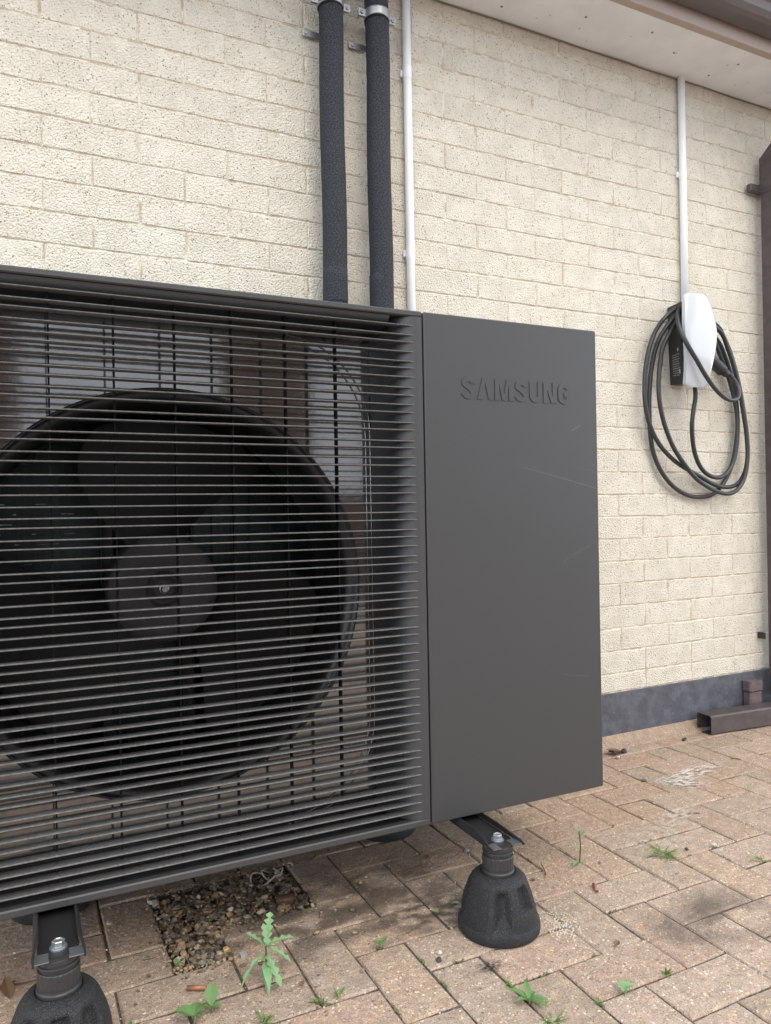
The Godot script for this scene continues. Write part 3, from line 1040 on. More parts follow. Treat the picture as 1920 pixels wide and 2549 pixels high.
	for bx in [0.150, 0.318]:
		var bar := S()
		sweep_y(bar, [Vector2(-0.012, -0.01), Vector2(0.012, -0.01), Vector2(0.012, 0.01), Vector2(0.010, 0.01), Vector2(0.010, -0.008), Vector2(-0.010, -0.008), Vector2(-0.010, 0.01), Vector2(-0.012, 0.01)], U(bx, 0.16, 0.235), 0.99)
		put("motor_bar", done(bar), M.dark_metal, root)
	# coil: rows of fins on copper tubes, a little daylight between the rows
	var coil := Node3D.new()
	coil.name = "coil"
	root.add_child(coil)
	for k in 44:
		var y := 0.168 + k * 0.0218
		put("fin_row", ubox(-0.230, y, 0.135, 0.698, y + 0.0198, 0.165), M.coil, coil)
		# bent fins close the slit below the next row, except where daylight comes through
		var x0 := -0.230
		while x0 < 0.698:
			var open: bool = k > 21 and k < 37 and x0 > -0.19 and x0 < 0.08 and rng.randf() < 0.45
			var x1: float = minf(0.698, x0 + (rng.randf_range(0.006, 0.016) if open else rng.randf_range(0.02, 0.05 if x0 < 0.08 else 0.9)))
			if not open: put("bent_fins", ubox(x0, y + 0.01985, 0.140, x1, y + 0.0217, 0.162), M.coil, coil)
			x0 = x1
	for k in 5: put("wire_guard", ubox(0.30 + 0.045 * k, 0.60, 0.172, 0.3015 + 0.045 * k, 1.0, 0.1735), M.rib, root)
	# mounting rails under the base, reaching out in front
	for bx in [0.029, 0.805]:
		bracket(root, bx)

func box_row(coil: Node3D, x0: float, x1: float, y: float) -> void:
	put("fin_row", ubox(x0, y, 0.135, x1 - 0.0012, y + rng.randf_range(0.0195, 0.0216), 0.165), M.coil, coil)

func sweep_y(st: SurfaceTool, prof: Array, at: Vector3, h: float) -> void:   # prof of Vector2(x, z), standing up
	var area := 0.0
	for i in prof.size():
		var a: Vector2 = prof[i]
		var b: Vector2 = prof[(i + 1) % prof.size()]
		area += a.x * b.y - b.x * a.y
	var pr := prof.duplicate()
	if area > 0: pr.reverse()
	for i in pr.size():
		var a: Vector2 = pr[i]
		var b: Vector2 = pr[(i + 1) % pr.size()]
		quad(st, at + Vector3(a.x, 0, a.y), at + Vector3(b.x, 0, b.y), at + Vector3(b.x, h, b.y), at + Vector3(a.x, h, a.y))
	var t := Geometry2D.triangulate_polygon(PackedVector2Array(pr))
	for i in range(0, t.size(), 3):
		for y in [0.0, h]:
			var p := [pr[t[i]], pr[t[i + 1]], pr[t[i + 2]]]
			var c: float = (p[1] - p[0]).cross(p[2] - p[0])
			if (c > 0) == (y > 0): p = [p[0], p[2], p[1]]
			tri(st, at + Vector3(p[0].x, y, p[0].y), at + Vector3(p[1].x, y, p[1].y), at + Vector3(p[2].x, y, p[2].y))

func bracket(root: Node3D, bx: float) -> void:
	var st := S()
	var y := 0.1310
	var hw := 0.0285
	# floor of the channel, with a tongue under the bolt
	box(st, U(bx - hw, y, 0.05), U(bx + hw, y + 0.0022, 0.742))
	box(st, U(bx - 0.014, y, 0.742), U(bx + 0.014, y + 0.0022, 0.764))
	for s in [-1.0, 1.0]:
		# side wall: tall under the unit, swept down to a flared ear at the tip
		var out := [Vector2(0.05, 0.0), Vector2(0.757, 0.0), Vector2(0.776, 0.0005), Vector2(0.779, 0.003), Vector2(0.762, 0.0065), Vector2(0.749, 0.009), Vector2(0.733, 0.0135), Vector2(0.70, 0.0155), Vector2(0.05, 0.0155)]
		var n := out.size()
		var flare := func(p: Vector2) -> float:
			return hw + maxf(0.0, p.x - 0.735) * 0.30 - (0.006 if p.x > 0.77 else 0.0)
		var O := []
		var I := []
		for p in out:
			var f: float = flare.call(p)
			O.append(U(bx + s * f, y + p.y, p.x))
			I.append(U(bx + s * (f - 0.0022), y + p.y, p.x))
		var tris := Geometry2D.triangulate_polygon(PackedVector2Array(out))
		for i in range(0, tris.size(), 3):
			var a := tris[i]; var b := tris[i + 1]; var c := tris[i + 2]
			tri(st, O[a], O[b], O[c]); tri(st, I[a], I[c], I[b])
		for i in n:
			var k := (i + 1) % n
			quad(st, O[i], O[k], I[k], I[i])
	var rail := put("mounting_rail", done(st), M.rail, root)
	for s in [-1.0, 1.0]:      # ears folded outwards at the tip
		put("ear", boxm(U(bx + s * 0.024 - 0.011, y, 0.7455), U(bx + s * 0.024 + 0.011, y + 0.0022, 0.772), 0.0008), M.ear, rail)
	st = S()
	lathe(st, [Vector2(0.0003, 0), Vector2(0.0125, 0), Vector2(0.0125, 0.0018), Vector2(0.0105, 0.0022), Vector2(0.0105, 0.0045), Vector2(0.0085, 0.0048)], 24)
	lathe(st, [Vector2(0.0092, 0.0046), Vector2(0.0092, 0.0105), Vector2(0.0082, 0.0115), Vector2(0.0060, 0.0116), Vector2(0.0052, 0.0105), Vector2(0.0001, 0.0105)], 6)
	put("bolt", done(st), M.steel, root, U(bx, y + 0.0022, 0.738))

# ---------------------------------------------------------------- rubber feet
func build_feet() -> void:
	var face := atan2(-1.18, -0.79)   # where the camera lies, seen from the right-hand front foot
	var at0 := W(0.805, GY, 0.738)
	var f := thing("rubber_foot", "black rubber cone foot under the smooth front panel", "mounting foot", at0, 0.0, "rubber feet under the heat pump")
	var prof := []
	for a in [[0.0745, 0.0], [0.0780, 0.003], [0.0787, 0.012], [0.0780, 0.019], [0.0765, 0.0215]]: prof.append(Vector2(a[0], a[1]))
	for i in 19:
		var t := float(i) / 18.0
		prof.append(Vector2(lerpf(0.0742, 0.0595, t) + 0.0035 * sin(t * PI), 0.0225 + 0.062 * t))
	for a in [[0.0570, 0.0905], [0.0530, 0.0970], [0.0475, 0.1030], [0.0410, 0.1072], [0.0350, 0.1090], [0.0330, 0.1085], [0.0325, 0.1040], [0.0001, 0.1040]]: prof.append(Vector2(a[0], a[1]))
	var shape := func(r: float, y: float, a: float) -> float:
		if y < 0.0215 or y > 0.100: return r
		var out := r
		for k in 4:
			# the lathe runs with z = -r sin a; the camera side is at a = atan2(-z, x)
			var d := wrapf(a - (atan2(-1.18, -0.79) + deg_to_rad(6) + k * PI / 2), -PI, PI)
			var fade := smoothstep(0.0215, 0.030, y) * (1.0 - smoothstep(0.078, 0.098, y))
			out -= 0.0135 * exp(-pow(d / 0.19, 4.0)) * fade
			# wedge standing in the valley
			var hgt := 0.036 * (1.0 - absf(d) / 0.32)
			if hgt > 0.0 and y - 0.0215 < hgt:
				out = maxf(out, 0.0772 - (y - 0.0215) * 0.72)
			# pocket to its right
			if k % 2 == 0:
				var e := wrapf(d - 0.80, -PI, PI)
				out -= 0.012 * (1.0 - smoothstep(0.20, 0.24, absf(e))) * smoothstep(0.052, 0.055, y) * (1.0 - smoothstep(0.088, 0.096, y))
		return out
	var st := S()
	var fine := []
	for i in prof.size() - 1:
		fine.append(prof[i])
		if prof[i].y > 0.02 and prof[i].y < 0.10 and prof[i].x > 0.04: fine.append((prof[i] + prof[i + 1]) / 2)
	fine.append(prof[-1])
	st.set_smooth_group(0)
	lathe(st, fine, 144, Transform3D(), shape)
	put("rubber_base", done(st), M.rubber, f)
	# threaded collar
	st = S()
	var knurl := func(r: float, y: float, a: float) -> float:
		if y > 0.1195 and y < 0.1405: return r - 0.0007 * (1.0 if int(floor(a / TAU * 96 + 0.25)) % 4 == 0 else 0.0)
		return r
	var cp := []
	for a in [[0.0005, 0.103], [0.0305, 0.103], [0.0315, 0.106], [0.0315, 0.1125], [0.0302, 0.1140], [0.0290, 0.1148], [0.0290, 0.1190], [0.0300, 0.1200], [0.0300, 0.1400], [0.0290, 0.1415], [0.0266, 0.1420], [0.0266, 0.1465], [0.0294, 0.1472], [0.0298, 0.1490], [0.0294, 0.1510], [0.0275, 0.1518], [0.0275, 0.1545], [0.0294, 0.1552], [0.0294, 0.1605], [0.0275, 0.1615], [0.0275, 0.1649], [0.0005, 0.1649]]: cp.append(Vector2(a[0], a[1]))
	lathe(st, cp, 96, Transform3D(), knurl)
	var col := put("threaded_collar", done(st), M.dark_metal, f)
	st = S()
	lathe(st, [Vector2(0.0001, -0.0006), Vector2(0.0022, -0.0003)], 12, Transform3D(Basis(Quaternion(Vector3.UP, Vector3(0.35, 0.1, 0.93).normalized())), Vector3(0.35, 0, 0.93).normalized() * 0.0302 + Vector3(0, 0.134, 0)))
	put("pin_hole", done(st), M.rib, col)
	for a in [[0.029, 0.738, "black rubber cone foot at the left under the fan grille"], [0.800, 0.235, "black rubber foot mostly hidden behind the unit's lower edge"], [0.030, 0.25, "black rubber foot under the far left corner of the unit"]]:
		var c: Node3D = f.duplicate()
		c.name = numbered("rubber_foot")
		add_child(c)
		c.position = W(a[0], GY, a[1])
		c.rotation.y = -0.35 if a[1] > 0.5 else 1.3
		c.set_meta("label", a[2])

# ---------------------------------------------------------------- pipes
func build_pipes() -> void:
	var n := 0
	for px in [0.782, 0.922]:
		var p := thing("insulated_pipe", ["left of the two black insulated pipes rising behind the unit", "right black insulated pipe, next to the white conduit behind the unit"][n], "pipe", Vector3(px, 0.9, 0.062), 0.0, "black insulated pipes")
		var st := S(true)
		var pts := []
		for i in 80: pts.append(Vector3(sin(i * 0.21 + n) * 0.0012, i * 0.018, cos(i * 0.17 + n * 2) * 0.001))
		tube(st, pts, 0.0335, 28, true, 0.018)
		put("lagging", done(st), M.lagging, p)
		st = S(true)
		tube(st, [Vector3(0, 0.44, 0), Vector3(0, 0.446, 0), Vector3(0, 0.462, 0), Vector3(0, 0.498, 0), Vector3(0, 0.532, 0)], 0.0340, 28, true, 0.03)
		put("taped_end", done(st), M.lagging, p)
		# clamp with two ears, and a strip fixed to the wall
		var cl := thing("pipe_clamp", ["zinc pipe clamp round the left insulated pipe at the top edge", "zinc pipe clamp round the right insulated pipe near the white conduit"][n], "pipe clamp", Vector3(px, 2.158 if n == 0 else 2.160, 0.062), 0.0, "pipe clamps on the insulated pipes")
		st = S(true)
		lathe(st, [Vector2(0.0345, -0.012), Vector2(0.0365, -0.012), Vector2(0.0372, -0.008), Vector2(0.0365, -0.004), Vector2(0.0372, 0.0), Vector2(0.0365, 0.004), Vector2(0.0372, 0.008), Vector2(0.0365, 0.012), Vector2(0.0345, 0.012)], 40)
		put("band", done(st), M.zinc, cl)
		st = S(true)
		lathe(st, [Vector2(0.0338, -0.016), Vector2(0.0352, -0.017), Vector2(0.0352, 0.0155), Vector2(0.0338, 0.0155)], 40)
		put("rubber_liner", done(st), M.black, cl)
		for s in [-1.0, 1.0]:
			st = S()
			box(st, Vector3(s * 0.047 - 0.011, -0.011, 0.002), Vector3(s * 0.047 + 0.011, 0.011, 0.0045), 0.001)
			box(st, Vector3(s * 0.047 - 0.011, -0.011, -0.0045), Vector3(s * 0.047 + 0.011, 0.011, -0.002), 0.001)
			put("ear", done(st), M.zinc, cl)
			st = S()
			var R := Transform3D(Basis(Vector3.RIGHT, PI / 2), Vector3(s * 0.048, 0, 0.0045))
			lathe(st, [Vector2(0.0055, 0), Vector2(0.0055, 0.0025), Vector2(0.0045, 0.004), Vector2(0.0022, 0.004), Vector2(0.002, 0.002), Vector2(0.0001, 0.002)], 14, R)
			lathe(st, [Vector2(0.0022, -0.028), Vector2(0.0022, 0.0)], 8, R)
			put("screw", done(st), M.steel, cl)
		st = S()
		box(st, Vector3(-0.064, -0.062 - 0.009, -0.061 + 0.006), Vector3(-0.004, -0.062 + 0.009, -0.061 + 0.009), 0.001)
		box(st, Vector3(-0.0035, -0.06, -0.061), Vector3(0.0035, 0.0, -0.0375))
		var br := put("wall_strip", done(st), M.zinc, cl)
		st = S()
		lathe(st, [Vector2(0.005, 0), Vector2(0.005, 0.002), Vector2(0.004, 0.003), Vector2(0.0002, 0.003)], 14, Transform3D(Basis(Vector3.RIGHT, PI / 2), Vector3(-0.054, -0.062, -0.052)))
		put("strip_screw", done(st), M.steel, br)
		n += 1
	# two white conduits
	for a in [[1.041, 0.95, 2.312, "thin white conduit beside the black insulated pipes", [1.527, 2.056]], [2.156, 1.49, 2.312, "thin white conduit from the soffit down to the wall charger", [1.962]]]:
		var c := thing("conduit", a[3], "conduit", Vector3(a[0], a[1], 0.016), 0.0, "white conduits on the wall")
		var st := S(true)
		tube(st, [Vector3.ZERO, Vector3(0, (a[2] - a[1]) / 2, 0.0006), Vector3(0, a[2] - a[1], 0)], 0.0125, 24)
		put("tube", done(st), M.white, c)
		for y in a[4]:
			st = S(true)
			var yy: float = y - a[1]
			tube(st, [Vector3(0, yy - 0.018, 0), Vector3(0, yy - 0.0175, 0), Vector3(0, yy, 0), Vector3(0, yy + 0.0175, 0), Vector3(0, yy + 0.018, 0)], 0.0137, 24)
			put("coupling", done(st), M.white, c)
			st = S()
			box(st, Vector3(-0.019, yy - 0.010, -0.0155), Vector3(0.017, yy + 0.010, -0.006), 0.002)
			put("saddle", done(st), M.white, c)

# ---------------------------------------------------------------- downpipes
func sq_tube(path: Array, hx: float, hy: float, side := Vector3.RIGHT, wall := 0.0025) -> ArrayMesh:   # hollow tube of rounded square section
	var st := S()
	var prof := []
	var c := 0.005
	for q in [[1, 1, 0], [-1, 1, 1], [-1, -1, 0], [1, -1, 1]]:
		var corner := Vector2(q[0], q[1])
		var a := Vector2(corner.x * hx, corner.y * (hy - c))
		var b := Vector2(corner.x * (hx - c), corner.y * hy)
		if q[2] == 0: prof.append(a); prof.append(b)
		else: prof.append(b); prof.append(a)
	var rings := []
	for i in path.size():
		var d0: Vector3 = (path[i] - path[maxi(i - 1, 0)]).normalized() if i > 0 else (path[1] - path[0]).normalized()
		var d1: Vector3 = (path[mini(i + 1, path.size() - 1)] - path[i]).normalized() if i < path.size() - 1 else d0
		var t := (d0 + d1).normalized()
		var u := t.cross(side).normalized()
		var k := 1.0 / maxf(0.5, t.dot(d1))
		var R := []
		for w in [1.0, 0.0]:
			for p in prof:
				var f := Vector2(p.x * (1.0 if w > 0 else (hx - wall) / hx), p.y * (1.0 if w > 0 else (hy - wall) / hy))
				R.append(path[i] + side * f.x + u * f.y * k)
		rings.append(R)
	for i in path.size() - 1:
		for j in 8:
			var b := (j + 1) % 8
			quad(st, rings[i][j], rings[i][b], rings[i + 1][b], rings[i + 1][j])
			quad(st, rings[i][8 + b], rings[i][8 + j], rings[i + 1][8 + j], rings[i + 1][8 + b])
	for j in 8:
		var b := (j + 1) % 8
		quad(st, rings[0][b], rings[0][j], rings[0][8 + j], rings[0][8 + b])
		quad(st, rings[-1][j], rings[-1][b], rings[-1][8 + b], rings[-1][8 + j])
	return done(st)

func build_downpipes() -> void:
	var d := thing("downpipe", "brown square downpipe standing against the right end of the wall", "downpipe", Vector3(2.578, 0.05, 0.062))
	put("shaft", sq_tube([Vector3.ZERO, Vector3(0, 1.95, 0)], 0.0325, 0.0325), M.brown, d)
	put("swan_neck", sq_tube([Vector3(0, 1.90, 0), Vector3(0, 2.02, 0), Vector3(0.02, 2.24, 0.24), Vector3(0.02, 2.33, 0.24)], 0.035, 0.035), M.brown, d)
	for a in [[1.925, 0.030, true], [0.222, 0.012, false]]:
		var st := S()
		if a[2]:
			box(st, Vector3(-0.0365, a[1] * 0 + a[0] - a[1] / 2, -0.0345), Vector3(0.0365, a[0] + a[1] / 2, 0.0365), 0.002)
			box(st, Vector3(-0.084, a[0] - a[1] / 2 - 0.004, -0.052), Vector3(0.06, a[0] + a[1] / 2 - 0.004, -0.030), 0.003)
		else:
			box(st, Vector3(-0.052, a[0] - 0.006, -0.055), Vector3(-0.0325, a[0] + 0.006, -0.045), 0.001)
			box(st, Vector3(-0.056, a[0] - 0.010, -0.058), Vector3(-0.048, a[0] + 0.014, -0.028), 0.001)
		put("pipe_bracket", done(st), M.brown if a[2] else M.black, d)
	# cut length lying on the paving
	var a0 := FL(2.070, 0.034, 0.142)
	var dir := Vector3(0.9, 0.0, 0.075).normalized()
	var t := thing("fallen_downpipe", "cut length of brown square downpipe lying on the pavers", "downpipe", Vector3(a0.x, GY, a0.z))
	put("tube", sq_tube([Vector3(0, 0.034, 0), Vector3(0, 0.034, 0) + dir * 0.9], 0.0335, 0.0335, dir.cross(Vector3.UP).normalized()), M.brown, t)
	# loose shoe by the wall
	var s := thing("downpipe_shoe", "dusty brown downpipe shoe standing by the wall behind the fallen downpipe", "pipe fitting", Vector3(2.462, GY, 0.0255), 0.0)
	put("socket", sq_tube([Vector3(0, 0.110, 0), Vector3(0, 0.146, 0)], 0.035, 0.0195), M.brown_dusty, s)
	put("outlet", sq_tube([Vector3(0, 0.106, -0.001), Vector3(0, 0.060, -0.001), Vector3(0, 0.001, -0.001)], 0.032, 0.0175), M.brown_dusty, s)
	var cap := S()
	box(cap, Vector3(-0.032, 0.142, -0.0165), Vector3(0.032, 0.1445, 0.0165))
	put("stop_end", done(cap), M.brown_dusty, s)

# ---------------------------------------------------------------- charger
func build_charger() -> void:
	var org := Vector3(2.10, 1.19, 0.0)
	var root := thing("wall_charger", "white and black electric car charger on the painted wall", "car charger", org)
	# cover: a bowed, slightly waisted lid
	var st := S(true)
	var nv := 36
	var nu := 18
	var half_w := func(v: float) -> float:
		var w := 0.0545 + 0.0215 * smoothstep(0.0, 0.62, v) - 0.0150 * smoothstep(0.62, 1.0, v)
		for d in [v * 0.322, (1.0 - v) * 0.322]:
			if d < 0.018: w -= 0.018 * (1.0 - sqrt(maxf(0.0, 1.0 - pow(1.0 - d / 0.018, 2.0))))
		return w
	var at := func(v: float, u: float, back: float) -> Vector3:
		var w: float = half_w.call(v)
		var z: float = 0.096 + 0.031 * sin(PI * minf(1.0, 0.06 + v * 0.80)) - 0.0035 * pow(absf(u), 6.0) + 0.005 * (1.0 - u * u) - back
		return Vector3(2.1115 + u * w, 1.181 + v * 0.322, z) - org
	for i in nv:
		for j in nu:
			var v0 := float(i) / nv
			var v1 := float(i + 1) / nv
			var u0 := float(j) / nu * 2.0 - 1.0
			var u1 := float(j + 1) / nu * 2.0 - 1.0
			quad(st, at.call(v0, u0, 0.0), at.call(v0, u1, 0.0), at.call(v1, u1, 0.0), at.call(v1, u0, 0.0))
			quad(st, at.call(v0, u1, 0.013), at.call(v0, u0, 0.013), at.call(v1, u0, 0.013), at.call(v1, u1, 0.013))
	st.set_smooth_group(-1)
	for i in nv:
		var v0 := float(i) / nv
		var v1 := float(i + 1) / nv
		quad(st, at.call(v0, 1.0, 0.0), at.call(v0, 1.0, 0.013), at.call(v1, 1.0, 0.013), at.call(v1, 1.0, 0.0))
		quad(st, at.call(v0, -1.0, 0.013), at.call(v0, -1.0, 0.0), at.call(v1, -1.0, 0.0), at.call(v1, -1.0, 0.013))
	for j in nu:
		var u0 := float(j) / nu * 2.0 - 1.0
		var u1 := float(j + 1) / nu * 2.0 - 1.0
		quad(st, at.call(0.0, u0, 0.013), at.call(0.0, u1, 0.013), at.call(0.0, u1, 0.0), at.call(0.0, u0, 0.0))
		quad(st, at.call(1.0, u0, 0.0), at.call(1.0, u1, 0.0), at.call(1.0, u1, 0.013), at.call(1.0, u0, 0.013))
	put("cover", done(st), M.cover, root)
	# black body, tapering towards the wall
	st = S()
	var bp := [Vector2(2.066, 1.480), Vector2(2.158, 1.480), Vector2(2.176, 1.395), Vector2(2.168, 1.280), Vector2(2.154, 1.192), Vector2(2.064, 1.192), Vector2(2.050, 1.340)]
	var back := [Vector2(2.082, 1.478), Vector2(2.162, 1.478), Vector2(2.172, 1.395), Vector2(2.166, 1.280), Vector2(2.158, 1.205), Vector2(2.090, 1.203), Vector2(2.084, 1.340)]
	for i in bp.size():
		var k := (i + 1) % bp.size()
		quad(st, Vector3(back[k].x, back[k].y, 0.004) - org, Vector3(back[i].x, back[i].y, 0.004) - org, Vector3(bp[i].x, bp[i].y, 0.092) - org, Vector3(bp[k].x, bp[k].y, 0.092) - org)
	put("body", done(st), M.black, root)
	# rating label in small grey print on the left flank
	var lbl := mat(lin(0.10, 0.10, 0.11), 0.6)
	var pr := mat(lin(0.5, 0.5, 0.5), 0.7)
	var flank := func(u: float, v: float, lift: float) -> Vector3:   # u from wall to front, v from bottom to top
		var lo := Vector3(2.090, 1.203, 0.004).lerp(Vector3(2.064, 1.192, 0.092), u)
		var hi := Vector3(2.084, 1.340, 0.004).lerp(Vector3(2.050, 1.340, 0.092), u)
		return lo.lerp(hi, v) + Vector3(-0.8, 0, -0.35).normalized() * lift - org
	st = S()
	for l in 10:
		var v := 0.22 + l * 0.055
		var u := 0.25
		while u < 0.72:
			var w := rng.randf_range(0.02, 0.08)
			quad(st, flank.call(u, v, 0.0006), flank.call(u + w, v, 0.0006), flank.call(u + w, v + 0.016, 0.0006), flank.call(u, v + 0.016, 0.0006))
			u += w + 0.025
	for e in [[0.66, 0.80, 0.10, 0.07], [0.70, 0.26, 0.08, 0.10]]:
		quad(st, flank.call(e[0], e[1], 0.0008), flank.call(e[0] + e[2], e[1], 0.0008), flank.call(e[0] + e[2], e[1] + e[3], 0.0008), flank.call(e[0], e[1] + e[3], 0.0008))
	put("rating_label", done(st), pr, root)
	# cable coiled round the charger
	var cb := thing("charging_cable", "thick black charging cable hung in loops over the wall charger", "cable", org)
	var loops := [
		[2.110,1.475,0.050, 2.063,1.456,0.050, 2.014,1.420,0.050, 1.989,1.378,0.035, 1.959,1.317,0.035, 1.942,1.254,0.035, 1.935,1.191,0.035, 1.936,1.129,0.035, 1.950,1.068,0.035, 1.980,1.011,0.035, 2.019,0.968,0.035, 2.072,0.930,0.035, 2.132,0.901,0.035, 2.193,0.877,0.035, 2.255,0.851,0.035, 2.313,0.838,0.035, 2.367,0.842,0.035, 2.403,0.861,0.035, 2.432,0.901,0.035, 2.446,0.960,0.035, 2.443,1.036,0.035, 2.431,1.107,0.035, 2.412,1.194,0.035, 2.383,1.267,0.040, 2.355,1.335,0.040, 2.321,1.390,0.040, 2.293,1.423,0.040, 2.20,1.47,0.040],
		[2.12,1.47,0.05, 2.090,1.455,0.050, 2.052,1.420,0.050, 2.013,1.369,0.040, 2.000,1.316,0.022, 1.985,1.247,0.018, 1.975,1.176,0.018, 1.972,1.102,0.018, 1.975,1.023,0.018, 1.987,0.961,0.018, 2.015,0.906,0.018, 2.057,0.859,0.018, 2.105,0.827,0.018, 2.161,0.807,0.018, 2.223,0.803,0.018, 2.275,0.812,0.018, 2.323,0.843,0.018, 2.360,0.885,0.018, 2.388,0.939,0.018, 2.408,1.011,0.018, 2.416,1.079,0.018, 2.412,1.141,0.018, 2.398,1.204,0.022, 2.366,1.263,0.030, 2.338,1.324,0.030, 2.306,1.371,0.030, 2.22,1.44,0.03],
		[2.12,1.46,0.065, 2.068,1.424,0.065, 2.035,1.378,0.062, 2.001,1.324,0.058, 1.992,1.267,0.052, 1.984,1.208,0.052, 1.984,1.150,0.052, 1.996,1.088,0.052, 2.018,1.030,0.052, 2.051,0.972,0.052, 2.099,0.918,0.052, 2.153,0.870,0.052, 2.209,0.840,0.052, 2.266,0.820,0.052, 2.312,0.813,0.052, 2.357,0.823,0.052, 2.391,0.852,0.052, 2.413,0.896,0.052, 2.424,0.959,0.052, 2.420,1.034,0.052, 2.406,1.109,0.052, 2.387,1.191,0.052, 2.359,1.268,0.055, 2.326,1.340,0.055, 2.289,1.399,0.055, 2.20,1.44,0.05],
		[2.148,1.200,0.060, 2.150,1.156,0.060, 2.139,1.108,0.060, 2.135,1.056,0.056, 2.146,1.003,0.048, 2.166,0.955,0.040, 2.194,0.915,0.035, 2.227,0.887,0.035, 2.273,0.873,0.035, 2.314,0.879,0.035, 2.347,0.902,0.035, 2.369,0.934,0.035, 2.385,0.984,0.035, 2.393,1.043,0.035, 2.392,1.105,0.035, 2.378,1.167,0.035, 2.359,1.220,0.035, 2.336,1.269,0.035, 2.27,1.38,0.04],
		[2.12,1.475,0.05, 2.096,1.467,0.060, 2.058,1.446,0.075, 2.036,1.417,0.090, 2.023,1.376,0.110, 2.027,1.339,0.125, 2.044,1.302,0.134, 2.072,1.264,0.138, 2.106,1.223,0.138, 2.151,1.182,0.135, 2.195,1.156,0.130, 2.241,1.144,0.120, 2.285,1.145,0.110, 2.318,1.159,0.100, 2.334,1.186,0.090, 2.330,1.215,0.080, 2.307,1.243,0.075, 2.282,1.267,0.070]]
	for l in loops:
		var pts := []
		for p in spline(v3s(l), 5): pts.append(p - org)
		st = S(true)
		tube(st, pts, 0.0078, 12)
		put("cable_loop", done(st), M.cable, cb)
	st = S(true)
	var gp := [Vector3(2.215, 1.292, 0.068) - org, Vector3(2.235, 1.280, 0.07) - org, Vector3(2.255, 1.268, 0.07) - org, Vector3(2.275, 1.254, 0.072) - org]
	tube(st, gp, 0.021, 16)
	tube(st, [gp[3], Vector3(2.288, 1.246, 0.073) - org, Vector3(2.296, 1.250, 0.073) - org], 0.014, 14)
	put("connector", done(st), M.black, cb)

# ---------------------------------------------------------------- gravel hole
func build_gravel() -> void:
	var st := S()
	var x0 := PX + 0.004
	var z0 := PZ + 2 * SZ + 0.004
	var cols := [lin(0.36, 0.25, 0.14), lin(0.42, 0.34, 0.24), lin(0.25, 0.20, 0.15), lin(0.46, 0.29, 0.13), lin(0.17, 0.14, 0.11), lin(0.50, 0.43, 0.33), lin(0.13, 0.105, 0.085), lin(0.32, 0.26, 0.2)]
	for k in 1900:
		var c := Vector3(x0 + rng.randf() * (SX * 3 - 0.008), GY, z0 + rng.randf() * (SZ * 3 - 0.01))
		if c.z > PZ + 4 * SZ and c.x > PX + SX - 0.002: continue
		var deep := 0.017 - 0.008 * (c.z - z0) / 0.28
		c.y = GY - deep + rng.randf() * 0.010
		if k > 1780:      # a few have been kicked out on to the pavers
			c = Vector3(x0 + 0.15 + rng.randfn() * 0.13, GY + 0.002, z0 + 0.15 + rng.randfn() * 0.14)
		var col: Color = cols[rng.randi() % cols.size()].srgb_to_linear()
		if rng.randf() < 0.35: col = col.darkened(0.55)
		st.set_color(col)
		stone(st, c, lerpf(0.0025, 0.0090, pow(rng.randf(), 1.7)), 0.62)
	for k in 420:         # small stones and grit washed over the edges
		var c := Vector3(x0, GY + 0.0008, z0)
		match k % 4:
			0: c += Vector3(rng.randf() * 0.30, 0, -0.004 + rng.randfn() * 0.006)
			1: c += Vector3(-0.004 + rng.randfn() * 0.008, 0, rng.randf() * 0.30)
			2: c += Vector3(rng.randf() * 0.10, 0, 0.296 + rng.randfn() * 0.010)
			3: c += Vector3(0.10 + rng.randf() * 0.20, 0, 0.196 + rng.randfn() * 0.010)
		st.set_color(cols[rng.randi() % cols.size()].srgb_to_linear() * rng.randf_range(0.5, 1.0))
		stone(st, c, rng.randf_range(0.001, 0.0042), 0.6)
	for k in 130:         # bits of straw and leaf among the stones
		var c := Vector3(x0 + 0.14 + rng.randfn() * 0.08, GY - 0.004 + rng.randf() * 0.004, z0 + 0.10 + rng.randfn() * 0.07)
		var a := rng.randf() * TAU
		var l := rng.randf_range(0.006, 0.022)
		var dv := Vector3(cos(a), rng.randf_range(-0.15, 0.15), sin(a)) * l
		var sv := Vector3(-sin(a), 0.3, cos(a)) * rng.randf_range(0.0006, 0.0016)
		st.set_color([Color(0.20, 0.14, 0.09), Color(0.28, 0.21, 0.13), Color(0.10, 0.075, 0.05)][k % 3])
		quad(st, c - dv - sv, c + dv - sv, c + dv + sv, c - dv + sv)
	tag(put("gravel", done(st), M.gravel), "brown pea gravel filling the gap in the paving under the unit", "gravel", "", "stuff")
	# floor of the hole
	st = S()
	quad(st, Vector3(x0 - 0.01, GY - 0.022, z0 + 0.30), Vector3(x0 + 0.30, GY - 0.022, z0 + 0.30), Vector3(x0 + 0.30, GY - 0.022, z0 - 0.01), Vector3(x0 - 0.01, GY - 0.022, z0 - 0.01))
	tag(put("gravel_bed", done(st), M.dirt), "dark soil bed under the gravel", "", "", "structure")

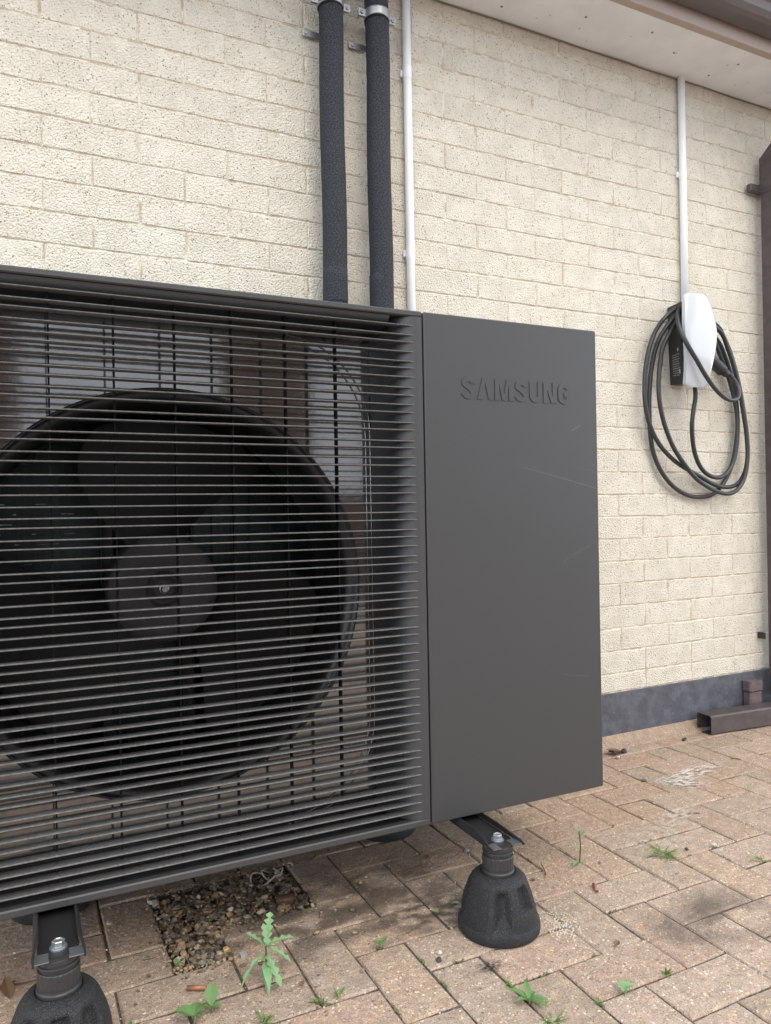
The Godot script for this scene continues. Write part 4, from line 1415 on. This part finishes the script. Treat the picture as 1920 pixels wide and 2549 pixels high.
# ---------------------------------------------------------------- small things
func leaf(st: SurfaceTool, at: Vector3, ang: float, lift: float, length: float, width: float, droop: float, lobes := 0, n := 24) -> void:
	var d := Vector3(cos(ang), 0, -sin(ang))
	var side := Vector3(-d.z, 0, d.x)
	var L := []
	var R := []
	var C := []
	for i in n + 1:
		var t := float(i) / n
		var p := at + d * length * t * cos(lift) + Vector3.UP * (length * t * sin(lift) - droop * length * t * t)
		var w := width * 0.5 * sin(PI * minf(1.0, pow(t, 0.8) * 0.97 + 0.03))
		if lobes > 0:
			w = width * 0.5 * (0.20 + 0.80 * pow(1.0 - absf(2.0 * fposmod(t * lobes, 1.0) - 0.7) / 1.3, 1.2)) * (0.35 + 0.65 * sin(PI * (0.15 + 0.75 * t)))
			if i == n: w = 0.0005
		C.append(p)
		L.append(p + side * w + Vector3.UP * w * 0.35)
		R.append(p - side * w + Vector3.UP * w * 0.35)
	for i in n:
		quad(st, C[i], C[i + 1], L[i + 1], L[i])
		quad(st, R[i], R[i + 1], C[i + 1], C[i])

func tuft(label: String, x: float, z: float, count: int, len0: float, spread := 1.0) -> void:
	var o := thing("grass_tuft", label, "grass", FL(x, -0.003, z), 0.0, "grass tufts in the joints")
	var st := S()
	for k in count:
		var a := rng.randf() * TAU
		leaf(st, Vector3(rng.randfn() * 0.002, 0, rng.randfn() * 0.002), a, rng.randf_range(0.35, 1.3) / spread, len0 * rng.randf_range(0.5, 1.1), 0.0028, rng.randf_range(0.1, 0.6), 0, 5)
	put("blade", done(st), M.grass, o)

func rosette(called: String, label: String, cat: String, x: float, z: float, leaves: Array, m: String, stem_h := 0.0) -> void:
	var o := thing(called, label, cat, FL(x, 0, z))
	if stem_h > 0.0:
		var st := S(true)
		tube(st, spline([Vector3(0, -0.004, 0), Vector3(0.003, stem_h * 0.5, 0.002), Vector3(0.004, stem_h, -0.003)], 4), 0.0016, 6)
		put("stem", done(st), M.twig if stem_h > 0.05 and m == "pale_leaf" else M[m], o)
	for l in leaves:   # angle, base height, lift, length, width, droop, lobes
		var st := S()
		leaf(st, Vector3(0.004 * l[1] / 0.05, l[1], 0), deg_to_rad(l[0]), l[2], l[3], l[4], l[5], int(l[6]))
		put("leaf", done(st), M[m], o)

func build_small_things() -> void:
	# weeds
	rosette("weed", "pale green weed with jagged leaves growing beside the gravel", "weed", 0.348, 0.752,
		[[60, 0.062, 1.0, 0.055, 0.020, 0.1, 5], [160, 0.060, 0.7, 0.045, 0.018, 0.1, 4], [-5, 0.062, 0.25, 0.050, 0.019, 0.2, 4], [-40, 0.058, -0.1, 0.045, 0.016, 0.35, 4], [-75, 0.045, -0.4, 0.050, 0.018, 0.3, 4], [200, 0.045, 0.3, 0.055, 0.013, 0.9, 3], [260, 0.035, 0.0, 0.045, 0.016, 0.6, 0], [100, 0.064, 1.2, 0.035, 0.014, 0.1, 3], [-100, 0.028, -0.2, 0.042, 0.016, 0.5, 0]], "pale_leaf", 0.065)
	rosette("sow_thistle", "pair of bright rounded green leaves at the bottom edge of the picture", "weed", 0.222, 0.800,
		[[150, 0.012, 0.5, 0.036, 0.024, 0.3, 0], [60, 0.012, 0.45, 0.030, 0.022, 0.3, 0], [20, 0.012, 0.2, 0.020, 0.014, 0.3, 0]], "leaf", 0.014)
	rosette("seedling", "broad green seedling leaves near the jagged weed", "weed", 0.252, 0.786,
		[[75, 0.010, 0.9, 0.036, 0.022, 0.1, 0], [160, 0.008, 0.4, 0.016, 0.013, 0.3, 0], [-20, 0.008, 0.4, 0.018, 0.014, 0.3, 0]], "leaf", 0.012)
	rosette("weed", "narrow leaved green weed in front of the right rubber foot", "weed", 0.699, 0.995,
		[[130, 0.006, 0.5, 0.042, 0.012, 0.3, 0], [65, 0.006, 0.8, 0.036, 0.012, 0.3, 0], [-70, 0.006, 0.35, 0.040, 0.013, 0.3, 0], [-30, 0.006, 0.3, 0.036, 0.011, 0.35, 0], [180, 0.006, 0.4, 0.030, 0.010, 0.3, 0], [20, 0.006, 0.5, 0.022, 0.010, 0.3, 0]], "leaf", 0.008)
	rosette("weed", "tall thin brown weed with small leaves behind the right rubber foot", "weed", 1.076, 0.672,
		[[170, 0.055, 0.3, 0.03, 0.009, 0.2, 0], [20, 0.06, 0.6, 0.024, 0.008, 0.2, 0], [120, 0.066, 0.9, 0.035, 0.005, 0.2, 0], [200, 0.004, 0.2, 0.03, 0.012, 0.3, 0], [150, 0.03, 0.5, 0.02, 0.009, 0.2, 0], [60, 0.05, 1.0, 0.04, 0.004, 0.2, 0]], "pale_leaf", 0.070)
	rosette("clover", "small clover with three leaves growing in a joint", "clover", 0.847, 1.046,
		[[100, 0.010, 0.4, 0.017, 0.014, 0.2, 0], [220, 0.010, 0.3, 0.017, 0.015, 0.2, 0], [-20, 0.010, 0.3, 0.018, 0.015, 0.2, 0]], "pale_leaf", 0.012)
	rosette("clover", "tiny two-leaved sprout on the joint between the two front feet", "clover", 0.556, 0.757,
		[[160, 0.010, 0.4, 0.018, 0.009, 0.2, 0], [20, 0.010, 0.4, 0.022, 0.010, 0.2, 0], [80, 0.008, 0.6, 0.010, 0.007, 0.2, 0]], "leaf", 0.012)
	rosette("clover", "tiny sprout close to the left of the right rubber foot", "clover", 0.700, 0.706,
		[[70, 0.004, 0.8, 0.010, 0.008, 0.2, 0], [250, 0.004, 0.5, 0.009, 0.007, 0.2, 0]], "leaf", 0.006)
	rosette("seedling", "two tiny round leaves at the front edge of the gravel", "weed", 0.226, 0.640,
		[[90, 0.004, 0.8, 0.012, 0.009, 0.2, 0], [270, 0.004, 0.3, 0.011, 0.009, 0.2, 0]], "leaf", 0.006)
	rosette("seedling", "tiny bright green sprout to the right of the left rubber foot", "weed", 0.133, 0.768,
		[[60, 0.004, 0.5, 0.011, 0.008, 0.2, 0], [180, 0.004, 0.4, 0.011, 0.008, 0.2, 0], [300, 0.004, 0.4, 0.010, 0.008, 0.2, 0]], "leaf", 0.006)
	rosette("torn_leaf", "blue-green scrap of leaf lying against the right rubber foot", "leaf", 0.756, 0.700, [[150, 0.004, 0.3, 0.02, 0.008, 0.3, 0], [110, 0.003, 0.4, 0.016, 0.006, 0.3, 0]], "pale_leaf")
	# grass
	tuft("spreading tuft of grass, the largest on the paving", 1.264, 0.729, 34, 0.062, 1.8)
	tuft("grass tuft with few blades, left of the pair beside the jagged weed", 0.414, 0.848, 9, 0.034, 0.9)
	tuft("grass tuft, right of the pair beside the jagged weed", 0.441, 0.843, 8, 0.032, 0.9)
	tuft("grass tuft at the bottom edge below the jagged weed", 0.319, 0.846, 16, 0.034, 1.0)
	tuft("small upright grass tuft on the joint by the dark stained paver", 0.942, 1.040, 14, 0.026, 0.9)
	tuft("small grass tuft near the bottom right, below the clover", 0.792, 1.046, 10, 0.024, 1.0)
	tuft("faint grass tuft on the joint in front of the right foot's weed", 0.70, 0.945, 8, 0.018, 1.1)
	tuft("grass tuft at the far right edge of the paving", 1.43, 0.85, 8, 0.05, 1.6)
	tuft("wispy grass at the bottom edge in front of the right foot", 0.706, 1.045, 12, 0.03, 1.4)
	# copper offcuts
	for a in [["short bright copper offcut lying in front of the gravel", 0.229, 0.716, 0.258, 0.730, 0.0042, "copper"], ["short copper offcut lying right of the right rubber foot", 1.036, 0.762, 1.021, 0.790, 0.0036, "copper"], ["dull thick copper tube end lying in the gravel", 0.444, 0.512, 0.478, 0.522, 0.014, "old_copper"]]:
		var A := Vector3(a[1], 0, a[2])
		var B := Vector3(a[3], 0, a[4])
		var y: float = a[5] + 0.0005 if a[5] < 0.01 else -0.004
		var o := thing("copper_offcut", a[0], "copper pipe", FL((A + B).x / 2, 0, (A + B).z / 2), 0.0, "copper pipe offcuts")
		var st := S(true)
		var dd := (B - A) / 2
		var X := Transform3D(Basis(Quaternion(Vector3.UP, dd.normalized())), Vector3(0, y, 0))
		lathe(st, [Vector2(a[5] * 0.8, -dd.length()), Vector2(a[5], -dd.length()), Vector2(a[5], dd.length()), Vector2(a[5] * 0.8, dd.length()), Vector2(a[5] * 0.8, -dd.length())], 18, X)
		put("tube", done(st), M[a[6]], o)
	# cable ties
	var n := 0
	for a in [[0.452, 0.405, 0.030, "white cut cable tie loop lying on the gravel, the left one"], [0.474, 0.392, 0.024, "white cut cable tie loop lying on the gravel, the middle one"], [0.500, 0.385, 0.022, "white cut cable tie loop lying on the gravel, the right one"]]:
		var o := thing("cable_tie", a[3], "cable tie", FL(a[0], -0.010, a[1]), 0.0, "cut cable ties on the gravel")
		var st := S()
		var pts := []
		for i in 22:
			var t := i * TAU / 20.0 + n
			pts.append(Vector3(cos(t) * a[2], 0.006 + 0.008 * sin(t * 2 + n), sin(t) * a[2] * 0.8))
		tube(st, pts, 0.0018, 5)
		put("strap", done(st), M.tie, o)
		st = S()
		box(st, pts[0] - Vector3(0.003, 0.002, 0.004), pts[0] + Vector3(0.003, 0.003, 0.004), 0.0008)
		put("head", done(st), M.tie, o)
		n += 1
	# pebbles
	for a in [["grey pebble in the joint left of the right foot's collar", 0.889, 0.513, 0.008, "pebble"], ["pale pink pebble on the joint right of the big grass tuft", 1.395, 0.754, 0.0075, "pale_pebble"], ["small grey pebble on the paver behind the right foot", 1.117, 0.693, 0.0055, "pebble"], ["small dark pebble near the big grass tuft", 1.328, 0.736, 0.005, "dark_pebble"],
			["dark grey pebble in front of the right foot", 0.629, 0.838, 0.0055, "dark_pebble"], ["cream pebble in front of the right foot", 0.641, 0.820, 0.0055, "pale_pebble"], ["orange pebble on the shaded paver between the feet", 0.619, 0.532, 0.006, "orange_pebble"], ["grey pebble on the paving right of the unit", 1.568, 0.374, 0.010, "pebble"],
			["white pebble beside the curled dry leaf", 1.634, 0.197, 0.009, "pale_pebble"], ["black pebble at the tip of the curled dry leaf", 1.688, 0.166, 0.010, "dark_pebble"], ["small dark pebble in front of the fallen downpipe", 1.949, 0.167, 0.008, "dark_pebble"], ["brown pebble on the joint by the copper offcut", 0.972, 0.689, 0.004, "orange_pebble"], ["white stone chip at the corner of the gravel", 0.336, 0.668, 0.007, "pebble"], ["flat pale stone at the left edge of the gravel", 0.226, 0.405, 0.014, "pale_pebble"]]:
		var st := S()
		stone(st, Vector3.ZERO, a[3], 0.7)
		var o := put("pebble", done(st), M[a[4]], null, FL(a[1], a[3] * 0.55 - (0.012 if "edge of the gravel" in a[0] else 0.0), a[2]))
		tag(o, a[0], "pebble", "loose pebbles on the paving")
	# dry leaves and twigs
	for a in [["curled brown dry leaf on the paving at the unit's right edge", 1.652, 0.166, 0.075, 0.035, 180.0], ["brown bit of leaf in the shade between the feet", 0.795, 0.497, 0.014, 0.010, 60.0], ["dead brown bud in a joint in front of the stained paver", 0.929, 0.943, 0.016, 0.012, 20.0], ["small reddish dry leaf right of the right foot's base", 0.940, 0.690, 0.014, 0.010, 200.0], ["pale pink leaf fallen at the left beside the left foot", -0.032, 0.585, 0.05, 0.02, 100.0], ["brown leaf scrap in a joint below the jagged weed", 0.40, 0.79, 0.012, 0.008, 45.0]]:
		var st := S()
		leaf(st, Vector3(-a[3] / 2 * cos(deg_to_rad(a[5])), 0.002, a[3] / 2 * sin(deg_to_rad(a[5]))), deg_to_rad(a[5]), 0.15, a[3], a[4], -0.1, 0, 8)
		for k in 3: leaf(st, Vector3(0, 0.003, 0), deg_to_rad(a[5] + 50 * (k - 1)), 0.5, a[3] * 0.45, a[4] * 0.6, 0.2, 0, 6)
		var o := put("dry_leaf", done(st), M.dead, null, FL(a[1], 0.001, a[2]))
		tag(o, a[0], "dry leaf", "dry leaves on the paving")
	for a in [["forked twig at the right end of the gravel", [0.511, -0.004, 0.500, 0.506, 0.004, 0.525, 0.494, 0.003, 0.548, 0.470, 0.001, 0.56]], ["thin twig lying across the gravel", [0.33, -0.016, 0.50, 0.36, -0.012, 0.475, 0.40, -0.010, 0.45]], ["curved brown twig at the left side of the gravel", [0.226, -0.012, 0.545, 0.236, -0.012, 0.575, 0.240, -0.014, 0.61]], ["thin curved twig on the joint right of the right foot", [0.972, 0.001, 0.69, 0.984, 0.004, 0.672, 0.986, 0.014, 0.655]], ["brown twig in a joint beyond the dusty stain", [1.925, 0.002, 0.366, 1.935, 0.003, 0.376, 1.945, 0.002, 0.386]], ["two dark needles on the paver beyond the big tuft", [1.485, 0.002, 0.60, 1.50, 0.003, 0.602, 1.515, 0.002, 0.61]], ["dark straw lying at the left edge beside the left foot", [-0.06, 0.002, 0.56, 0.0, 0.003, 0.575, 0.03, 0.002, 0.572]]]:
		var pts := v3s(a[1])
		var o0: Vector3 = pts[0]
		var loc := []
		for p in pts: loc.append(p - o0)
		var st := S(true)
		tube(st, spline(loc, 5), 0.0012, 6, true, 0.3)
		var o := put("twig", done(st), M.twig, null, FL(o0.x, o0.y, o0.z))
		tag(o, a[0], "twig", "twigs on the ground")
